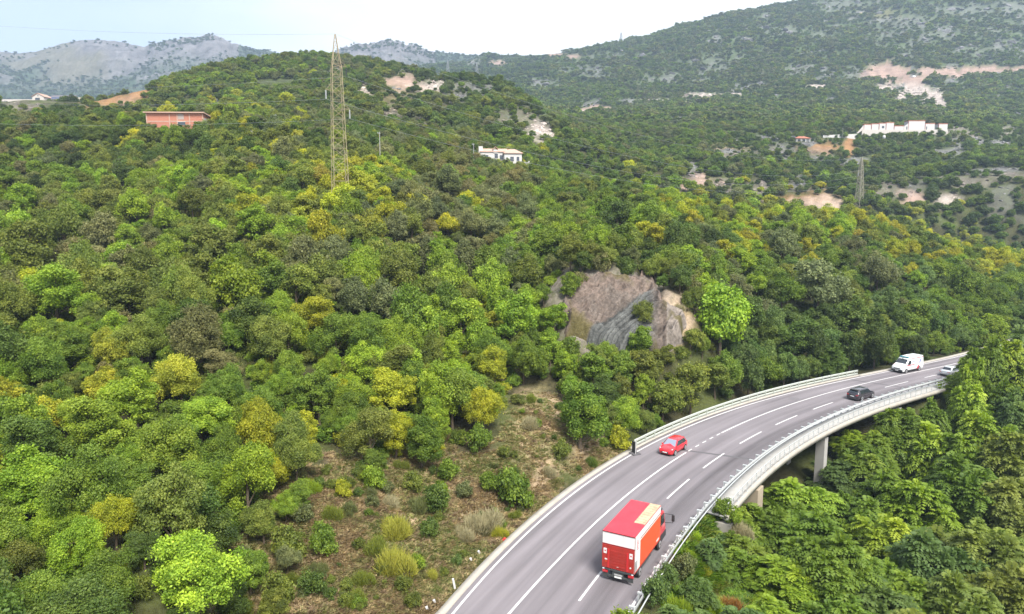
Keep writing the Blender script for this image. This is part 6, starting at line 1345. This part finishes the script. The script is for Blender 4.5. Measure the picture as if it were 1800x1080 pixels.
# walled white house on the right terrace
o_, k = site(1512, 228, 520); t = empty('walled_house', o_, 0); tag(t, 'long white house behind white walls with red coping on the right terrace', 'house')
base = MB().box(3*k, 150*k, -.4, .2, -7, -.05).build('base_wall', M['plaster'], t)
for k0, (x0, x1, z0, z1) in enumerate(((6, 19, 0, 8), (19, 32, 0, 9), (32, 44, 0, 10), (44, 58, 0, 11), (58, 75, -2, 5.5), (82, 111, -1, 14), (111, 128, -1, 9.5), (134, 150, 0, 9))):
    w_ = MB().box(x0*k + .25, x1*k - .25, 0, 3 if k0 < 5 else 6, z0*k - .03, z1*k).build('wall', M['plasterw'], t); MB().box(x0*k, x1*k, -.1, 3.1 if k0 < 5 else 6.1, z1*k + .002, z1*k + .5).build('coping', M['terra'], w_); MB().box(x0*k, x0*k + .24, -.12, .2, z0*k - .04, z1*k).build('post', M['redtrim'], w_)
mb = MB(); mb.v = [(-8*k,-1,-9*k),(6*k,0,0),(6*k,0,7*k),(-8*k,-1,-8*k),(-8*k,-.4,-9*k),(6*k,.6,0),(6*k,.6,7*k),(-8*k,-.4,-8*k)]; mb.f = [(0,1,2,3),(7,6,5,4),(3,2,6,7),(0,4,5,1)]; mb.build('ramp_wall', M['plaster'], t)
MB().box(37*k, 41*k, -.06, -.003, 2*k, 6*k).build('window', M['windowg'], t); mb = MB(); mb.v = [(75*k,0,-1*k),(82*k,0,-1*k),(82*k,0,10*k),(75*k,0,5*k),(75*k,.5,-1*k),(82*k,.5,-1*k),(82*k,.5,10*k),(75*k,.5,5*k)]; mb.f = [(0,1,2,3),(7,6,5,4),(3,2,6,7),(0,3,7,4)]; mb.build('stair_wall', M['plasterw'], t)
for x_ in (79, 113, 129): MB().box(x_*k, (x_+1.6)*k, -.05, -.003, 0, 5*k).build('doorway', M['windowg'], t)
# long low white wall and small house
o_, k = site(1447, 240, 512); mb = MB(); mb.v = [(0,0,-3),(58*k,0,-2.5),(58*k,0,4*k),(0,0,2*k),(0,.4,-3),(58*k,.4,-2.5),(58*k,.4,4*k),(0,.4,2*k)]; mb.f = [(0,1,2,3),(7,6,5,4),(3,2,6,7),(0,3,7,4),(1,5,6,2)]
w_ = mb.build('garden_wall', M['plasterw'], None, o_); tag(w_, 'long low white garden wall running up to the walled house', 'wall')
o_, k = site(1400, 250, 490); t = empty('small_house', o_, .1); tag(t, 'small pavilion house with a red hipped roof on the right terrace', 'house')
MB().box(0, 25*k, 1.2, 6, -2, 2.5).build('wall', M['plasterw'], t); mb = MB(); x0, x1, y0, y1 = -.5, 25*k + .5, -.5, 6.5; mb.v = [(x0,y0,2.5),(x1,y0,2.5),(x1,y1,2.5),(x0,y1,2.5),(3,3,4.1),(25*k - 3,3,4.1)]; mb.f = [(0,1,5,4),(1,2,5),(2,3,4,5),(3,0,4),(3,2,1,0)]; mb.build('roof', M['terra'], t)
for x_ in (.1, 3.2, 6.3, 9.2): MB().box(x_, x_ + .4, 0, .4, -1.5, 2.5).build('column', M['plasterw'], t)
MB().box(1.5, 3.0, 1.14, 1.195, -.5, 1.9).build('doorway', M['windowg'], t); MB().box(5.2, 7.2, 1.14, 1.195, .3, 1.8).build('window', M['windowg'], t)
# farm on the left shoulder: pale gabled house, barn with solar panels
o_, k = site(57, 177, 425); t = empty('farm_house', o_, 0); tag(t, 'pale pink gabled house standing left of the solar-roofed barn', 'house')
MB().box(0, 20*k, 0, 8, -3, 6*k).build('wall', M['plaster'], t); gw = MB(); gw.prism([(0, 6*k), (20*k, 6*k), (10*k, 11.5*k)], .001, 7.999, 'y'); gw.build('gable_wall', M['plaster'], t); gable(MB(), 0, 20*k, 0, 8, 6*k, 6*k, 'y', .4).build('roof', M['terral'], t)
w_ = MB().box(5*k, 13*k, -.05, -.003, 1*k, 4.5*k).build('window', M['windowg'], t); MB().box(9*k, 11*k, -.05, -.003, 7*k, 8.5*k).build('window', M['windowg'], t)
o_, k = site(76, 178, 430); t = empty('barn', o_, 0); tag(t, 'long grey-roofed barn with rows of solar panels beside the pale house', 'barn')
MB().box(0, 46*k, 0, 9, -3, 3*k).build('wall', M['plaster'], t); rf_ = MB(); rf_.v = [(-2*k,-.6,2.6*k),(47*k,-.6,2.6*k),(45*k,8,13*k),(3*k,8,13*k),(-2*k,-.6,1.9*k),(47*k,-.6,1.9*k),(45*k,8.2,12*k),(3*k,8.2,12*k)]; rf_.f = [(0,1,2,3),(7,6,5,4),(0,4,5,1),(1,5,6,2),(2,6,7,3),(3,7,4,0)]; ro = rf_.build('roof', M['slate'], t)
def onroof(u, v): return (-2*k + 49*k*u + (5*k*(1-u) - 2*k*u)*v, -.6 + 8.6*v - .06, 2.6*k + 10.4*k*v + .06)
for r_ in range(2):
    for q in range(9):
        u0, v0 = .06 + q*.085, .12 + r_*.22; mb = MB(); mb.poly([onroof(u0, v0), onroof(u0 + .075, v0), onroof(u0 + .075, v0 + .19), onroof(u0, v0 + .19)]); mb.build('solar_panel', M['solar'], ro)
MB().box(46*k, 60*k, 2, 8, -3, 7*k).build('annex', M['plaster'], t)
o_, k = site(-20, 180, 420); w_ = MB().box(0, 78*k, 0, .5, -2, 1.6).build('garden_wall', M['plaster'], None, o_); tag(w_, 'low pale wall leading left from the pale gabled house', 'wall')
# retaining wall of the road on the middle hill
o_, k = site(452, 146, 468); t = empty('retaining_wall', o_, .0); tag(t, 'pale concrete retaining wall of a road cut into the middle hill', 'wall')
mb = MB(); mb.v = [(0,0,-1),(66*k,1.5,1.5*k),(66*k,1.5,6*k),(4*k,0,3*k),(0,.8,-1),(66*k,2.3,1.5*k),(66*k,2.3,6*k),(4*k,.8,3*k)]; mb.f = [(0,1,2,3),(7,6,5,4),(3,2,6,7),(0,3,7,4),(1,5,6,2)]; mb.build('wall', M['plaster'], t)
mb = MB(); mb.bar((4*k,.3,3.3*k),(66*k,1.9,6.3*k), .35, .35); mb.build('coping', M['redtrim'], t); mb = MB(); mb.bar((66*k,1.9,6*k),(145*k,4,9*k), .4, .5); mb.bar((-20*k,0,1.5*k),(4*k,0,3.2*k), .3, .4); mb.build('barrier', M['plaster'], t)
# small vehicles and machines by the landslide, white tank below the walled house
o_, k = site(1604, 137, 1000); t = empty('parked_van', o_, 0); tag(t, 'white van parked on the cut road above the landslide', 'van')
MB().box(0, 4.2, 0, 2.2, .5, 2.9).build('body', M['vanwhite'], t, bevel=.15); MB().box(4.21, 6.0, 0, 2.2, .5, 2.3).build('cab', M['vanwhite'], t, bevel=.2); MB().box(4.5, 5.8, -.02, 0, 1.5, 2.1).build('window', M['glass'], t)
for x_ in (1.0, 4.8): MB().cyl((x_, 0, .5), (0,1,0), .5, .3, 12).build('wheel', M['tyre'], t)
o_, k = site(1612, 138, 1000); t = empty('parked_car', o_, 0); tag(t, 'small red car parked beside the white van on the cut road', 'car')
MB().box(0, 4, 0, 1.8, .4, 1.2).build('body', M['red'], t, bevel=.15); MB().box(.8, 3.2, .1, 1.7, 1.2, 2.0).build('cabin', M['red'], t, bevel=.2)
for x_ in (.8, 3.2): MB().cyl((x_, 0, .4), (0,1,0), .4, .3, 12).build('wheel', M['tyre'], t)
o_, k = site(1554, 242, 500); ms = MB(); ms.tube([(0,0,-1),(0,0,.4),(0,0,1.3),(0,0,1.6)], [.9,.95,.8,.2], 12); w_ = ms.build('water_tank', M['plasterw'], None, o_, smooth=True); tag(w_, 'small round white tank below the walled house', 'tank')
# ------------------------------------------------------------------ camera, sky, sun, air
cam = bpy.data.cameras.new('camera'); co = bpy.data.objects.new('camera', cam); COL.objects.link(co)
cam.sensor_width = 36; cam.lens = 36*F/1800; cam.clip_end = 20000; cam.clip_start = 0.5
co.location = (0, 0, HC); co.rotation_euler = (math.pi/2 - PIT, 0, 0)
SC.camera = co
w = bpy.data.worlds.new('World'); SC.world = w; w.use_nodes = True
nt = w.node_tree; bg = nt.nodes['Background']
sky = nt.nodes.new('ShaderNodeTexSky'); sky.sky_type = 'NISHITA'; sky.sun_disc = False
SUN_EL, SUN_AZ = R(52), R(158)     # azimuth measured clockwise from +Y (the view direction)
sky.sun_elevation = SUN_EL; sky.sun_rotation = SUN_AZ
sky.air_density = 1.0; sky.dust_density = 1.2; sky.ozone_density = 1.0; sky.altitude = 300
tc = nt.nodes.new('ShaderNodeTexCoord'); mp = nt.nodes.new('ShaderNodeMapping'); mp.inputs['Scale'].default_value = (1, 1, 3.0)
cn = nt.nodes.new('ShaderNodeTexNoise'); cn.inputs['Scale'].default_value = 1.6; cn.inputs['Detail'].default_value = 5
mr = nt.nodes.new('ShaderNodeMapRange'); mr.inputs[1].default_value = .30; mr.inputs[2].default_value = .62
mr.inputs[3].default_value = .36; mr.inputs[4].default_value = 1.0
sx_ = nt.nodes.new('ShaderNodeSeparateXYZ'); nt.links.new(tc.outputs['Generated'], sx_.inputs[0])
ma = nt.nodes.new('ShaderNodeMath'); ma.operation = 'MULTIPLY_ADD'; ma.inputs[1].default_value = .55; nt.links.new(sx_.outputs['X'], ma.inputs[0]); nt.links.new(cn.outputs['Fac'], ma.inputs[2])
mx = nt.nodes.new('ShaderNodeMix'); mx.data_type = 'RGBA'; mx.inputs[7].default_value = (CLOUD, CLOUD*1.01, CLOUD*1.03, 1)
nt.links.new(tc.outputs['Generated'], mp.inputs[0]); nt.links.new(mp.outputs[0], cn.inputs['Vector']); nt.links.new(ma.outputs[0], mr.inputs[0])
nt.links.new(mr.outputs[0], mx.inputs[0]); nt.links.new(sky.outputs[0], mx.inputs[6]); nt.links.new(mx.outputs[2], bg.inputs['Color'])
bg.inputs['Strength'].default_value = SKY_S
sl = bpy.data.lights.new('sun', 'SUN'); so_ = bpy.data.objects.new('sun', sl); COL.objects.link(so_)
sl.energy = SUN_E; sl.angle = R(22); sl.color = (1.0, 0.955, 0.89)
d = Vector((math.sin(SUN_AZ)*math.cos(SUN_EL), math.cos(SUN_AZ)*math.cos(SUN_EL), math.sin(SUN_EL)))
so_.rotation_euler = (-d).to_track_quat('-Z', 'Y').to_euler(); so_.location = (0, 0, 200)
SC.view_settings.view_transform = 'Standard'; SC.view_settings.look = 'None'; SC.view_settings.exposure = EXPO; SC.view_settings.gamma = 1
SC.view_settings.use_curve_mapping = False
if HAZE > 0:
    hz = MB().box(-4500, 4500, -60, 4300, -60, 1100)
    hm = bpy.data.materials.new('haze'); hm.use_nodes = True; N = hm.node_tree.nodes; N.clear()
    out = N.new('ShaderNodeOutputMaterial'); pv = N.new('ShaderNodeVolumePrincipled')
    pv.inputs['Color'].default_value = (.60, .77, 1.0, 1); pv.inputs['Density'].default_value = HAZE; pv.inputs['Anisotropy'].default_value = 0.2
    hm.node_tree.links.new(pv.outputs[0], out.inputs['Volume'])
    ho = hz.build('haze', hm); tag(ho, 'thin bluish summer haze over the valley and far hills', 'haze', kind='stuff')
cy = SC.cycles
cy.use_denoising = DENOISE; cy.max_bounces = 6; cy.diffuse_bounces = 3; cy.glossy_bounces = 2; cy.transmission_bounces = 4; cy.volume_bounces = 0; cy.transparent_max_bounces = 4
cy.use_adaptive_sampling = True; cy.adaptive_threshold = 0.015; cy.caustics_reflective = False; cy.caustics_refractive = False
cy.volume_step_rate = 10
